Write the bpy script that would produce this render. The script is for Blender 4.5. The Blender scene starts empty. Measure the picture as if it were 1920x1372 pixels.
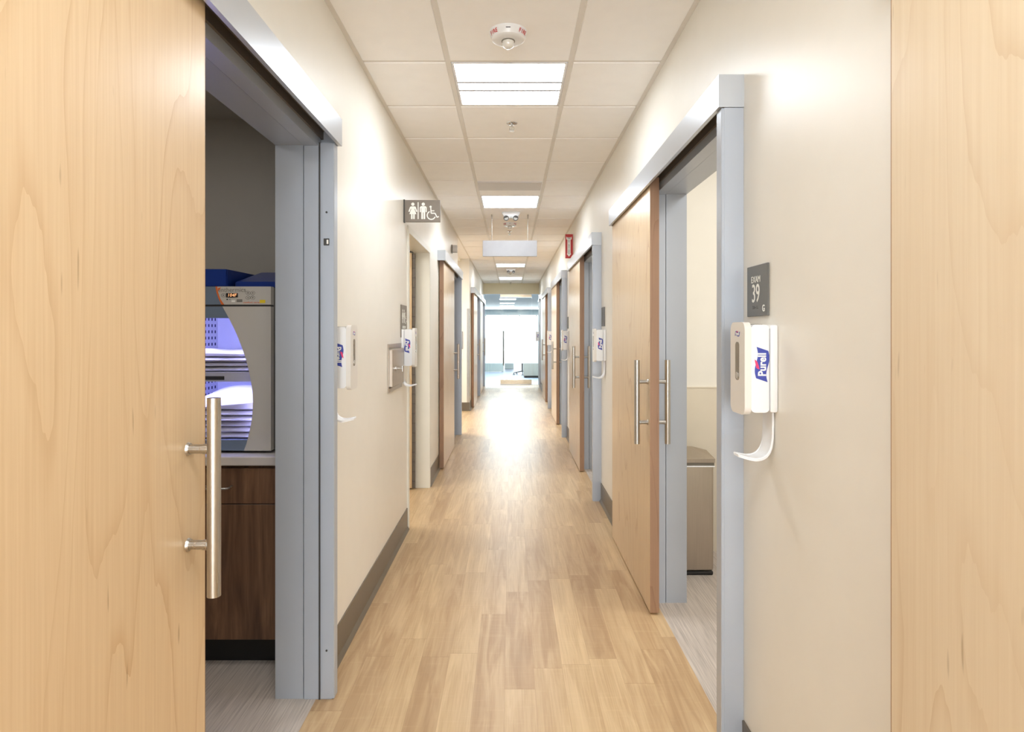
import bpy, bmesh, math, random
from mathutils import Vector, Matrix
random.seed(7)
PI = math.pi
sc = bpy.context.scene
COL = sc.collection
EYE = 1.427
XL, XR = -0.755, 0.765          # corridor wall faces
CEIL = 2.767
END = 17.15                     # glass wall
WT = 0.16                       # wall thickness

# ------------------------------------------------------------------ materials
def srgb(r, g, b):
    f = lambda c: c / 12.92 if c <= 0.04045 else ((c + 0.055) / 1.055) ** 2.4
    return (f(r / 255), f(g / 255), f(b / 255), 1)

def new_mat(name):
    m = bpy.data.materials.new(name)
    m.use_nodes = True
    nt = m.node_tree
    return m, nt, nt.nodes['Principled BSDF']

def N(nt, kind, **kw):
    n = nt.nodes.new(kind)
    for k, v in kw.items():
        setattr(n, k, v)
    return n

def math_node(nt, op, a, b=None, c=None):
    n = N(nt, 'ShaderNodeMath', operation=op)
    for i, v in enumerate((a, b, c)):
        if v is None:
            continue
        if isinstance(v, (int, float)):
            n.inputs[i].default_value = v
        else:
            nt.links.new(v, n.inputs[i])
    return n.outputs[0]

def mixc(nt, fac, a, b):
    n = N(nt, 'ShaderNodeMix', data_type='RGBA')
    L = nt.links
    if isinstance(fac, (int, float)):
        n.inputs[0].default_value = fac
    else:
        L.new(fac, n.inputs[0])
    for i, v in ((6, a), (7, b)):
        if isinstance(v, tuple):
            n.inputs[i].default_value = v
        else:
            L.new(v, n.inputs[i])
    return n.outputs[2]

def coords(nt, scale=(1, 1, 1), rand=0.0, kind='Object'):
    tc = N(nt, 'ShaderNodeTexCoord')
    out = tc.outputs[kind]
    if rand:
        oi = N(nt, 'ShaderNodeObjectInfo')
        r = math_node(nt, 'MULTIPLY', oi.outputs['Random'], rand)
        cb = N(nt, 'ShaderNodeCombineXYZ')
        for i in range(3):
            nt.links.new(r, cb.inputs[i])
        ad = N(nt, 'ShaderNodeVectorMath', operation='ADD')
        nt.links.new(out, ad.inputs[0]); nt.links.new(cb.outputs[0], ad.inputs[1])
        out = ad.outputs[0]
    mp = N(nt, 'ShaderNodeVectorMath', operation='MULTIPLY')
    nt.links.new(out, mp.inputs[0])
    mp.inputs[1].default_value = scale
    return mp.outputs[0]

def noise(nt, vec, scale=1.0, detail=2.0, rough=0.5, dist=0.0):
    n = N(nt, 'ShaderNodeTexNoise')
    nt.links.new(vec, n.inputs['Vector'])
    n.inputs['Scale'].default_value = scale
    n.inputs['Detail'].default_value = detail
    n.inputs['Roughness'].default_value = rough
    n.inputs['Distortion'].default_value = dist
    return n.outputs[0]

def ramp(nt, v, a, b, lo=0.0, hi=1.0):
    n = N(nt, 'ShaderNodeMapRange')
    nt.links.new(v, n.inputs[0])
    n.inputs[1].default_value = a; n.inputs[2].default_value = b
    n.inputs[3].default_value = lo; n.inputs[4].default_value = hi
    return n.outputs[0]

def bump(nt, p, h, strength, dist=0.001):
    b = N(nt, 'ShaderNodeBump')
    b.inputs['Strength'].default_value = strength
    b.inputs['Distance'].default_value = dist
    nt.links.new(h, b.inputs['Height'])
    nt.links.new(b.outputs[0], p.inputs['Normal'])

def plain(name, col, rough=0.5, metal=0.0, spec=0.5, grain=0.0, gscale=200, coat=0.0, vary=0.03):
    m, nt, p = new_mat(name)
    v = coords(nt)
    n = noise(nt, v, 9.0, 3.0)
    c2 = tuple(max(0, c * (1 - vary * 2)) for c in col[:3]) + (1,)
    nt.links.new(mixc(nt, ramp(nt, n, 0.35, 0.7), col, c2), p.inputs['Base Color'])
    p.inputs['Roughness'].default_value = rough
    p.inputs['Metallic'].default_value = metal
    p.inputs['Specular IOR Level'].default_value = spec
    p.inputs['Coat Weight'].default_value = coat
    if grain:
        bump(nt, p, noise(nt, v, gscale, 2.0), grain, 0.0006)
    return m

def emit(name, col, strength):
    m, nt, p = new_mat(name)
    p.inputs['Base Color'].default_value = (0.8, 0.8, 0.8, 1)
    p.inputs['Emission Color'].default_value = col
    p.inputs['Emission Strength'].default_value = strength
    return m

def maple(name, base, line, rough=0.3, k=11, amt=0.6):
    m, nt, p = new_mat(name)
    v = coords(nt, (2.0, 2.0, 0.30), rand=37.0)
    n = noise(nt, v, 1.55, 1.6, 0.45, 0.25)
    fine = noise(nt, coords(nt, (120, 120, 2.2), rand=11.0), 1.0, 3.0, 0.6)
    jag = noise(nt, coords(nt, (30, 30, 4.0), rand=5.0), 1.0, 2.0, 0.6)
    t = math_node(nt, 'MULTIPLY', n, k)
    t = math_node(nt, 'MULTIPLY_ADD', jag, 0.35, t)
    fr = math_node(nt, 'FRACT', t)
    ln = ramp(nt, fr, 0.72, 0.985)
    ln = math_node(nt, 'POWER', ln, 2.2)
    fade = ramp(nt, noise(nt, coords(nt, (3, 3, 0.8), rand=3.0), 1.0, 1.0), 0.3, 0.62, 0.15, 1.0)
    ln = math_node(nt, 'MULTIPLY', ln, math_node(nt, 'MULTIPLY', fade, amt))
    c = mixc(nt, ramp(nt, fine, 0.30, 0.75, 0.0, 0.30), base, line)
    c = mixc(nt, ln, c, line)
    fl = noise(nt, coords(nt, (55, 55, 7.0), rand=8.0), 1.0, 1.0)
    c = mixc(nt, ramp(nt, fl, 0.73, 0.80, 0.0, 0.55), c, tuple(x * 0.6 for x in line[:3]) + (1,))
    nt.links.new(c, p.inputs['Base Color'])
    p.inputs['Roughness'].default_value = rough
    p.inputs['Specular IOR Level'].default_value = 0.5
    return m

def walnut(name):
    m, nt, p = new_mat(name)
    n = noise(nt, coords(nt, (14, 14, 1.2)), 1.4, 4.0, 0.6, 0.6)
    f = noise(nt, coords(nt, (130, 130, 4.0)), 1.0, 3.0, 0.6)
    c = mixc(nt, ramp(nt, n, 0.32, 0.68), srgb(132, 98, 72), srgb(78, 54, 40))
    c = mixc(nt, ramp(nt, f, 0.45, 0.75, 0, 0.4), c, srgb(58, 39, 29))
    nt.links.new(c, p.inputs['Base Color'])
    p.inputs['Roughness'].default_value = 0.42
    return m

def planks(name):
    m, nt, p = new_mat(name)
    L = nt.links
    sx = N(nt, 'ShaderNodeSeparateXYZ')
    tc = N(nt, 'ShaderNodeTexCoord')
    L.new(tc.outputs['Object'], sx.inputs[0])
    W, LEN = 0.122, 0.94
    u = math_node(nt, 'DIVIDE', math_node(nt, 'ADD', sx.outputs[0], 10.03), W)
    row = math_node(nt, 'FLOOR', u)
    wn = N(nt, 'ShaderNodeTexWhiteNoise', noise_dimensions='1D')
    L.new(row, wn.inputs['W'])
    vv = math_node(nt, 'DIVIDE', math_node(nt, 'ADD', sx.outputs[1], 30.0), LEN)
    vv = math_node(nt, 'ADD', vv, math_node(nt, 'MULTIPLY', wn.outputs['Value'], 7.3))
    colm = math_node(nt, 'FLOOR', vv)
    cb = N(nt, 'ShaderNodeCombineXYZ')
    L.new(row, cb.inputs[0]); L.new(colm, cb.inputs[1])
    w2 = N(nt, 'ShaderNodeTexWhiteNoise', noise_dimensions='2D')
    L.new(cb.outputs[0], w2.inputs['Vector'])
    rnd = w2.outputs['Value']
    # grain shifts plank by plank
    off = N(nt, 'ShaderNodeVectorMath', operation='SCALE')
    L.new(w2.outputs['Color'], off.inputs[0]); off.inputs['Scale'].default_value = 40.0
    def shifted(scale):
        mm = N(nt, 'ShaderNodeVectorMath', operation='ADD')
        L.new(tc.outputs['Object'], mm.inputs[0]); L.new(off.outputs[0], mm.inputs[1])
        s = N(nt, 'ShaderNodeVectorMath', operation='MULTIPLY')
        L.new(mm.outputs[0], s.inputs[0]); s.inputs[1].default_value = scale
        return s.outputs[0]
    g1 = noise(nt, shifted((150, 3.0, 1)), 1.0, 4.0, 0.65)
    g2 = noise(nt, shifted((18, 1.6, 1)), 1.0, 3.0, 0.6, 0.8)
    g3 = noise(nt, shifted((5, 60.0, 1)), 1.0, 2.0, 0.5)
    c = mixc(nt, rnd, srgb(192, 164, 124), srgb(166, 135, 98))
    c = mixc(nt, ramp(nt, g1, 0.38, 0.72, 0.0, 0.50), c, srgb(154, 121, 86))
    c = mixc(nt, ramp(nt, g2, 0.40, 0.72, 0.0, 0.42), c, srgb(226, 200, 158))
    c = mixc(nt, ramp(nt, g3, 0.55, 0.8, 0.0, 0.10), c, srgb(226, 200, 158))
    # joints
    fu = math_node(nt, 'FRACT', u); fv = math_node(nt, 'FRACT', vv)
    ju = math_node(nt, 'LESS_THAN', fu, 0.010)
    jv = math_node(nt, 'LESS_THAN', fv, 0.0030)
    j = math_node(nt, 'MAXIMUM', ju, jv)
    c = mixc(nt, math_node(nt, 'MULTIPLY', j, 0.38), c, srgb(126, 94, 60))
    L.new(c, p.inputs['Base Color'])
    L.new(ramp(nt, g1, 0.3, 0.7, 0.32, 0.40), p.inputs['Roughness'])
    p.inputs['Specular IOR Level'].default_value = 0.5
    bump(nt, p, g1, 0.10, 0.0004)
    return m

def streaks(name, a, b, sx=160.0, sy=3.5):
    m, nt, p = new_mat(name)
    n = noise(nt, coords(nt, (sx, sy, 1)), 1.0, 3.0, 0.65)
    n2 = noise(nt, coords(nt, (sx * 0.35, sy * 0.6, 1)), 1.0, 2.0, 0.5)
    c = mixc(nt, ramp(nt, n, 0.34, 0.68), a, b)
    c = mixc(nt, ramp(nt, n2, 0.4, 0.7, 0, 0.4), c, a)
    nt.links.new(c, p.inputs['Base Color'])
    p.inputs['Roughness'].default_value = 0.5
    return m

def brushed(name, col, rough=0.28, axis=2):
    m, nt, p = new_mat(name)
    s = [260, 260, 260]; s[axis] = 5
    n = noise(nt, coords(nt, tuple(s)), 1.0, 2.0, 0.6)
    c2 = tuple(c * 0.93 for c in col[:3]) + (1,)
    nt.links.new(mixc(nt, ramp(nt, n, 0.3, 0.7), col, c2), p.inputs['Base Color'])
    nt.links.new(ramp(nt, n, 0.3, 0.7, rough * 0.85, rough * 1.2), p.inputs['Roughness'])
    p.inputs['Metallic'].default_value = 1.0
    return m

def pane(name, tint, refl=1.0):
    m = bpy.data.materials.new(name); m.use_nodes = True
    nt = m.node_tree; nt.nodes.clear()
    out = N(nt, 'ShaderNodeOutputMaterial')
    tr = N(nt, 'ShaderNodeBsdfTransparent'); tr.inputs[0].default_value = tint
    gl = N(nt, 'ShaderNodeBsdfGlossy'); gl.inputs['Roughness'].default_value = 0.02
    fr = N(nt, 'ShaderNodeFresnel'); fr.inputs[0].default_value = 1.45
    mx = N(nt, 'ShaderNodeMixShader')
    nt.links.new(math_node(nt, 'MULTIPLY', fr.outputs[0], refl), mx.inputs[0])
    nt.links.new(tr.outputs[0], mx.inputs[1]); nt.links.new(gl.outputs[0], mx.inputs[2])
    nt.links.new(mx.outputs[0], out.inputs[0])
    return m

def film(name):
    m = bpy.data.materials.new(name); m.use_nodes = True
    nt = m.node_tree; nt.nodes.clear()
    out = N(nt, 'ShaderNodeOutputMaterial')
    a = N(nt, 'ShaderNodeBsdfTranslucent'); a.inputs[0].default_value = (0.93, 0.96, 0.97, 1)
    b = N(nt, 'ShaderNodeBsdfDiffuse'); b.inputs[0].default_value = (0.9, 0.92, 0.92, 1)
    mx = N(nt, 'ShaderNodeMixShader'); mx.inputs[0].default_value = 0.45
    nt.links.new(a.outputs[0], mx.inputs[1]); nt.links.new(b.outputs[0], mx.inputs[2])
    nt.links.new(mx.outputs[0], out.inputs[0])
    return m

M = {}
M['wall'] = plain('wall_paint', srgb(234, 231, 223), 0.38, grain=0.12, gscale=160, vary=0.008)
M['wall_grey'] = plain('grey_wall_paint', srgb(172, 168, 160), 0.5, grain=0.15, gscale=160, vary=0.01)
M['wainscot'] = plain('wall_protection', srgb(222, 213, 196), 0.45, vary=0.01)
M['soffit'] = plain('soffit_paint', srgb(222, 212, 184), 0.5, vary=0.01)
M['tile'] = plain('ceiling_tile', srgb(250, 249, 248), 0.85, grain=0.35, gscale=260, vary=0.012)
M['tee'] = plain('ceiling_grid', srgb(226, 222, 216), 0.6, vary=0.01)
M['void'] = plain('light_block_board', srgb(120, 115, 105), 0.9)
M['floor'] = planks('oak_planks')
M['vinyl'] = streaks('grey_streaked_vinyl', srgb(196, 186, 176), srgb(150, 140, 132))
M['carpet'] = streaks('blue_grey_carpet', srgb(104, 114, 128), srgb(70, 80, 94), 40, 8)
M['base'] = plain('rubber_baseboard', srgb(104, 95, 82), 0.35, vary=0.02)
M['frame'] = plain('silver_frame_paint', srgb(178, 186, 198), 0.34, 0.25, 0.6, vary=0.008)
M['header'] = plain('satin_aluminium', srgb(194, 200, 208), 0.30, 0.45, 0.6, vary=0.008)
M['track'] = plain('track_shadow_metal', srgb(112, 104, 96), 0.5, 0.3)
M['maple'] = maple('maple_veneer', srgb(216, 192, 157), srgb(180, 141, 98), k=19, amt=0.75)
M['maple_pale'] = maple('pale_maple_veneer', srgb(214, 197, 170), srgb(190, 162, 126), k=11, amt=0.55)
M['maple_edge'] = maple('maple_edge', srgb(158, 124, 98), srgb(128, 94, 70), 0.45, k=16)
M['steel'] = brushed('brushed_steel', srgb(190, 186, 180), 0.30)
M['steel_flat'] = brushed('stainless_sheet', srgb(192, 182, 170), 0.34)
M['chrome'] = plain('chrome', srgb(210, 210, 210), 0.12, 1.0)
M['white'] = plain('white_plastic', srgb(230, 231, 233), 0.28, vary=0.003)
M['white_warm'] = plain('white_front_plastic', srgb(224, 220, 214), 0.3, vary=0.004)
M['grey_pl'] = plain('grey_plastic', srgb(128, 124, 116), 0.4)
M['clear_gel'] = plain('bottle_behind_window', srgb(150, 140, 126), 0.12, 0.3, vary=0.18)
M['seam'] = plain('seam_shadow', srgb(176, 178, 182), 0.6)
M['navy'] = plain('logo_blue', srgb(60, 72, 160), 0.4)
M['pink'] = plain('logo_pink', srgb(226, 62, 112), 0.4)
M['sign'] = plain('sign_grey', srgb(104, 104, 102), 0.45, vary=0.02)
M['sign_taupe'] = plain('sign_taupe', srgb(126, 117, 107), 0.45, vary=0.03)
M['sign_white'] = plain('sign_white', srgb(238, 238, 232), 0.5, vary=0.005)
M['silver'] = plain('silver_panel', srgb(160, 160, 163), 0.5, 0.0, 0.3, vary=0.03)
M['grille'] = plain('grille_grey', srgb(212, 210, 208), 0.6, vary=0.01)
M['red'] = plain('sign_red', srgb(186, 42, 44), 0.4)
M['alarm_red'] = plain('alarm_lettering', srgb(190, 48, 44), 0.5)
M['black'] = plain('black_rubber', srgb(22, 21, 22), 0.5)
M['dark'] = plain('dark_grey', srgb(62, 60, 58), 0.45)
M['walnut'] = walnut('dark_walnut_laminate')
M['counter'] = plain('pale_laminate_counter', srgb(206, 200, 194), 0.4, vary=0.03)
M['warm_grey'] = plain('warmer_grey', srgb(196, 192, 184), 0.32, vary=0.01)
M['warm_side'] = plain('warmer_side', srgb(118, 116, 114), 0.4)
M['warm_blue'] = plain('warmer_slate', srgb(110, 124, 142), 0.35, vary=0.01)
M['perf'] = plain('perforated_liner', srgb(222, 224, 232), 0.4)
M['hole'] = plain('liner_hole', srgb(46, 52, 92), 0.7)
M['orange'] = plain('orange_trim', srgb(222, 112, 52), 0.4)
M['yellow'] = plain('yellow_sticker', srgb(236, 206, 40), 0.5)
M['digits'] = emit('amber_digits', srgb(255, 150, 30), 1.3)
M['blue_vinyl'] = plain('navy_vinyl', srgb(20, 52, 132), 0.30, vary=0.02, grain=0.1, gscale=300)
M['blanket'] = plain('white_cotton', srgb(240, 239, 238), 0.9, grain=0.5, gscale=220, vary=0.03)
LAMP = 24.0
M['lamp'] = emit('troffer_lens', (0.895, 0.95, 1.0, 1), LAMP)
M['office_lamp'] = emit('office_strip', (0.92, 0.97, 1.0, 1), 10.0)
M['warm_led'] = emit('warmer_led', (0.42, 0.42, 1.0, 1), 60.0)
M['pane'] = pane('clear_pane', (0.90, 0.95, 0.95, 1))
M['warm_pane'] = pane('warmer_pane', (0.97, 0.97, 1.0, 1), 0.5)
M['film'] = film('frosted_film')
M['lens'] = plain('strobe_lens', srgb(232, 230, 224), 0.06, 0.0, 0.8, coat=0.6, vary=0.1)
M['polished'] = plain('polished_rail', srgb(214, 200, 176), 0.18, 1.0)
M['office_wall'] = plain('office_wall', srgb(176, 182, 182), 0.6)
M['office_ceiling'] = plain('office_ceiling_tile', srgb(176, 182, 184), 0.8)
M['office_wood'] = plain('pale_grey_laminate', srgb(128, 128, 122), 0.45, vary=0.02)
M['office_panel'] = plain('pale_green_panel', srgb(112, 122, 122), 0.6, vary=0.02)
M['restroom_frame'] = plain('off_white_frame', srgb(226, 224, 214), 0.36, vary=0.01)
M['mesh_black'] = plain('chair_black', srgb(40, 44, 50), 0.5)

# ------------------------------------------------------------------ mesh helpers
def bm_new():
    return bmesh.new()

def box(bm, x0, x1, y0, y1, z0, z1, bev=0.0, seg=2):
    x0, x1 = min(x0, x1), max(x0, x1)
    y0, y1 = min(y0, y1), max(y0, y1)
    z0, z1 = min(z0, z1), max(z0, z1)
    t = bmesh.new()
    vs = [t.verts.new((x, y, z)) for x in (x0, x1) for y in (y0, y1) for z in (z0, z1)]
    for f in ((0, 1, 3, 2), (4, 6, 7, 5), (0, 4, 5, 1), (2, 3, 7, 6), (0, 2, 6, 4), (1, 5, 7, 3)):
        t.faces.new([vs[i] for i in f])
    if bev:
        bmesh.ops.bevel(t, geom=list(t.edges), offset=bev, segments=seg, affect='EDGES', profile=0.5)
    merge(bm, t)

def merge(bm, t, mat=None):
    if mat is not None:
        bmesh.ops.transform(t, matrix=mat, verts=list(t.verts))
    me = bpy.data.meshes.new('tmp')
    t.to_mesh(me); t.free()
    bm.from_mesh(me)
    bpy.data.meshes.remove(me)

def tube(bm, p0, p1, r0, r1=None, seg=20):
    r1 = r0 if r1 is None else r1
    p0, p1 = Vector(p0), Vector(p1)
    d = p1 - p0
    t = bmesh.new()
    bmesh.ops.create_cone(t, cap_ends=True, segments=seg, radius1=r0, radius2=r1, depth=d.length)
    q = d.normalized().to_track_quat('Z', 'Y').to_matrix().to_4x4()
    merge(bm, t, Matrix.Translation((p0 + p1) / 2) @ q)

def ball(bm, c, r, sx=1, sy=1, sz=1, u=18, v=12):
    t = bmesh.new()
    bmesh.ops.create_uvsphere(t, u_segments=u, v_segments=v, radius=r)
    merge(bm, t, Matrix.Translation(c) @ Matrix.Diagonal((sx, sy, sz, 1)))

def lathe(bm, prof, c=(0, 0, 0), seg=40):
    """prof: (radius, z) from the top down, axis +Z through c"""
    rings = []
    for r, z in prof:
        if r < 1e-6:
            rings.append([bm.verts.new((c[0], c[1], c[2] + z))])
        else:
            rings.append([bm.verts.new((c[0] + r * math.cos(2 * PI * i / seg), c[1] + r * math.sin(2 * PI * i / seg), c[2] + z)) for i in range(seg)])
    for a, b in zip(rings, rings[1:]):
        for i in range(seg):
            j = (i + 1) % seg
            f = [a[i % len(a)], a[j % len(a)], b[j % len(b)], b[i % len(b)]]
            g = []
            for v in f:
                if v not in g:
                    g.append(v)
            if len(g) > 2:
                bm.faces.new(g)

def prism(bm, pts, org, U, V, depth):
    """polygon pts (u, v) at org + u*U + v*V, extruded along UxV by depth"""
    org, U, V = Vector(org), Vector(U), Vector(V)
    Nn = U.cross(V).normalized() * depth
    a = [bm.verts.new(org + U * u + V * v) for u, v in pts]
    b = [bm.verts.new(org + U * u + V * v + Nn) for u, v in pts]
    n = len(pts)
    bm.faces.new(list(reversed(a))); bm.faces.new(b)
    for i in range(n):
        j = (i + 1) % n
        bm.faces.new([a[i], a[j], b[j], b[i]])

def ribbon(bm, path, widths, thick, wdir):
    """strip swept along path, width along wdir, thickness across"""
    path = [Vector(p) for p in path]; wdir = Vector(wdir).normalized()
    rings = []
    for i, p in enumerate(path):
        t = (path[min(i + 1, len(path) - 1)] - path[max(i - 1, 0)]).normalized()
        n = t.cross(wdir).normalized()
        w = widths[i] / 2; h = thick / 2
        rings.append([bm.verts.new(p + wdir * a + n * b) for a, b in ((-w, -h), (w, -h), (w, h), (-w, h))])
    for a, b in zip(rings, rings[1:]):
        for i in range(4):
            j = (i + 1) % 4
            bm.faces.new([a[i], a[j], b[j], b[i]])
    bm.faces.new(rings[0][::-1]); bm.faces.new(rings[-1])

def smooth_path(pts, n=6):
    pts = [Vector(p) for p in pts]
    out = []
    for i in range(len(pts) - 1):
        p0 = pts[max(i - 1, 0)]; p1 = pts[i]; p2 = pts[i + 1]; p3 = pts[min(i + 2, len(pts) - 1)]
        for k in range(n):
            t = k / n
            out.append(0.5 * ((2 * p1) + (p2 - p0) * t + (2 * p0 - 5 * p1 + 4 * p2 - p3) * t * t + (3 * p1 - p0 - 3 * p2 + p3) * t ** 3))
    out.append(pts[-1])
    return out

def pipe(bm, pts, r, seg=10):
    pts = [Vector(p) for p in pts]
    for a, b in zip(pts, pts[1:]):
        tube(bm, a, b, r, seg=seg)
    for p in pts[1:-1]:
        ball(bm, p, r, u=seg, v=6)

_txt = {}
def text_bm(bm, body, size, org, U, V, depth=0.0006, bold=0.0, shear=0.0, sx=1.0, align='CENTER'):
    """lettering whose baseline runs along U from/around org, letters rise along V"""
    cu = bpy.data.curves.new('t', 'FONT')
    cu.body = body; cu.size = size; cu.extrude = 0.0005; cu.offset = bold
    cu.align_x = align; cu.align_y = 'CENTER'; cu.shear = shear; cu.resolution_u = 3
    ob = bpy.data.objects.new('t', cu)
    COL.objects.link(ob)
    me = bpy.data.meshes.new_from_object(ob)
    bpy.data.objects.remove(ob); bpy.data.curves.remove(cu)
    t = bmesh.new(); t.from_mesh(me); bpy.data.meshes.remove(me)
    U, V = Vector(U).normalized(), Vector(V).normalized()
    W = U.cross(V)
    mat = Matrix(((U.x * sx, V.x, W.x * depth / 0.001, org[0]), (U.y * sx, V.y, W.y * depth / 0.001, org[1]),
                  (U.z * sx, V.z, W.z * depth / 0.001, org[2]), (0, 0, 0, 1)))
    merge(bm, t, mat)

def obj(name, bm, mat, parent=None, loc=(0, 0, 0), smooth=None):
    bmesh.ops.recalc_face_normals(bm, faces=list(bm.faces))
    me = bpy.data.meshes.new(name)
    bm.to_mesh(me); bm.free()
    me.materials.append(M[mat] if isinstance(mat, str) else mat)
    if smooth is not None:
        me.polygons.foreach_set('use_smooth', [True] * len(me.polygons))
        me.set_sharp_from_angle(angle=math.radians(smooth))
    o = bpy.data.objects.new(name, me)
    o.location = loc
    if parent:
        o.parent = parent
    COL.objects.link(o)
    return o

def tag(o, label, cat, group=None, kind=None):
    o['label'] = label; o['category'] = cat
    if group: o['group'] = group
    if kind: o['kind'] = kind
    return o

def thing(name, label, cat, loc=(0, 0, 0), group=None, kind=None, rz=0.0):
    o = bpy.data.objects.new(name, None)
    o.empty_display_size = 0.1
    o.location = loc; o.rotation_euler = (0, 0, rz)
    COL.objects.link(o)
    return tag(o, label, cat, group, kind)

def copy_tree(o, parent=None):
    c = o.copy()
    COL.objects.link(c)
    c.parent = parent
    for ch in [x for x in o.children]:
        copy_tree(ch, c)
    return c

def struct(name, bm, mat, label, cat, loc=(0, 0, 0), smooth=None):
    return tag(obj(name, bm, mat, None, loc, smooth), label, cat, kind='structure')

# ------------------------------------------------------------------ room shell
HEAD = 2.156                     # clear height of the doorways
TOPW = 3.0
L_OPEN = [(1.22, 2.443, HEAD), (4.60, 5.75, HEAD), (7.56, 8.74, HEAD), (8.90, 11.40, None), (12.86, 14.06, HEAD), (15.40, 16.60, HEAD)]
R_OPEN = [(2.11, 3.31, HEAD), (5.35, 6.55, HEAD), (8.57, 9.77, HEAD), (11.80, 13.00, HEAD)]

def wall_mesh(sgn, openings, y0, y1):
    bm = bm_new()
    xw = XR if sgn > 0 else XL
    xb = xw + sgn * WT
    y = y0
    for a, b, h in openings:
        pad = 0.03 if h else 0.0
        box(bm, xw, xb, y, a - pad, 0, TOPW)
        if h:
            box(bm, xw, xb, a - pad, b + pad, h + 0.03, TOPW)
        y = b + pad
    box(bm, xw, xb, y, y1, 0, TOPW)
    return bm

struct('wall_left', wall_mesh(-1, L_OPEN, -4.0, END + 0.1), 'wall', 'long cream painted corridor wall holding the restroom doorway', 'wall')
struct('wall_right', wall_mesh(1, R_OPEN, -4.0, END + 0.1), 'wall', 'long cream painted corridor wall holding the EXAM 39 plaque', 'wall')
b = bm_new()
box(b, XL - 0.2, XR + 0.2, -4.15, -4.0, 0, 0.3); box(b, XL - 0.2, XR + 0.2, -4.15, -4.0, 2.5, TOPW)
box(b, XL - 0.2, -0.66, -4.15, -4.0, 0.3, 2.5); box(b, 0.67, XR + 0.2, -4.15, -4.0, 0.3, 2.5)
struct('wall_back', b, 'wall', 'cream wall closing the corridor behind the viewer', 'wall')
b = bm_new()
box(b, XL, XR, END, END + 0.14, 2.478, TOPW)
struct('wall_front', b, 'soffit', 'beige bulkhead above the glass wall at the corridor end', 'wall')

b = bm_new()
box(b, XL - 0.004, XR + 0.004, -4.0, END + 0.02, -0.06, 0)
box(b, -3.0, XL - 0.004, 8.9, 11.4, -0.06, 0)
box(b, -0.93, XL - 0.004, 4.55, 5.80, -0.06, 0.001)
struct('floor', b, 'floor', 'blond oak plank floor running the length of the corridor', 'floor')
b = bm_new(); box(b, -3.4, XL - 0.004, -4, 8.9, -0.06, 0); box(b, -3.4, XL - 0.004, 11.4, END, -0.06, 0)
struct('floor_left', b, 'vinyl', 'grey streaked vinyl floor of the warmer room', 'floor')
b = bm_new(); box(b, XR + 0.004, 3.4, -4, END, -0.06, 0)
struct('floor_right', b, 'vinyl', 'grey streaked vinyl floor of the exam room with the steel bin', 'floor')
b = bm_new(); box(b, -5, 5, END + 0.02, 37, -0.06, 0)
struct('floor_office', b, 'carpet', 'blue grey striped carpet beyond the glass wall', 'floor')

# suspended ceiling: tiles with gaps, tees above, unseen board over all added to block light
XG0, XG1 = -0.312, 0.298
T0, TS = 3.108, 0.610
LIGHT_K = (-10, -5, 0, 5, 10, 15, 20)
b = bm_new()
g = 0.013
for k in range(-12, 23):
    ya, yb = T0 + k * TS + g, T0 + (k + 1) * TS - g
    if yb > END: yb = END
    for ci, (xa, xb) in enumerate(((XL + 0.022, XG0 - g), (XG0 + g, XG1 - g), (XG1 + g, XR - 0.022))):
        if ci == 1 and k in LIGHT_K:
            continue
        box(b, xa, xb, ya, yb, CEIL, CEIL + 0.014, 0.003, 1)
struct('ceiling', b, 'tile', 'white suspended ceiling tiles along the corridor', 'ceiling')
b = bm_new()
for x in (XG0, XG1):
    box(b, x - 0.0125, x + 0.0125, -4, END, CEIL + 0.004, CEIL + 0.008)
for k in range(-12, 24):
    y = T0 + k * TS
    box(b, XL, XR, y - 0.0125, y + 0.0125, CEIL + 0.005, CEIL + 0.009)
box(b, XL, XL + 0.022, -4, END, CEIL + 0.002, CEIL + 0.006)
box(b, XR - 0.022, XR, -4, END, CEIL + 0.002, CEIL + 0.006)
struct('trim_1', b, 'tee', 'pale metal grid between the ceiling tiles', 'ceiling grid')
b = bm_new()
box(b, -3.4, 3.4, -4.15, END + 0.14, TOPW, TOPW + 0.05)
box(b, XL, XR, -4, END, CEIL + 0.09, CEIL + 0.10)
b2 = bm_new(); box(b2, XL - WT - 0.02, XL, 8.9, 11.4, CEIL - 0.002, CEIL + 0.02)
struct('ceiling_passage', b2, 'tile', 'ceiling over the mouth of the side passage', 'ceiling')
struct('ceiling_blocker', b, 'void', 'unseen slab added above the ceiling tiles to block light', 'ceiling')

# side rooms: closed shells behind the doorways
def room(name, x0, x1, y0, y1, h, mat, label, t=0.08):
    bm = bm_new()
    out = x1 if abs(x1) > abs(x0) else x0
    inn = x0 if out == x1 else x1
    s = 1 if out > 0 else -1
    box(bm, out, out + s * t, y0 - t, y1 + t, 0, TOPW)
    box(bm, inn, out, y0 - t, y0, 0, TOPW)
    box(bm, inn, out, y1, y1 + t, 0, TOPW)
    box(bm, inn, out, y0, y1, h, h + 0.04)
    return struct(name, bm, mat, label, 'wall')

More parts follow.
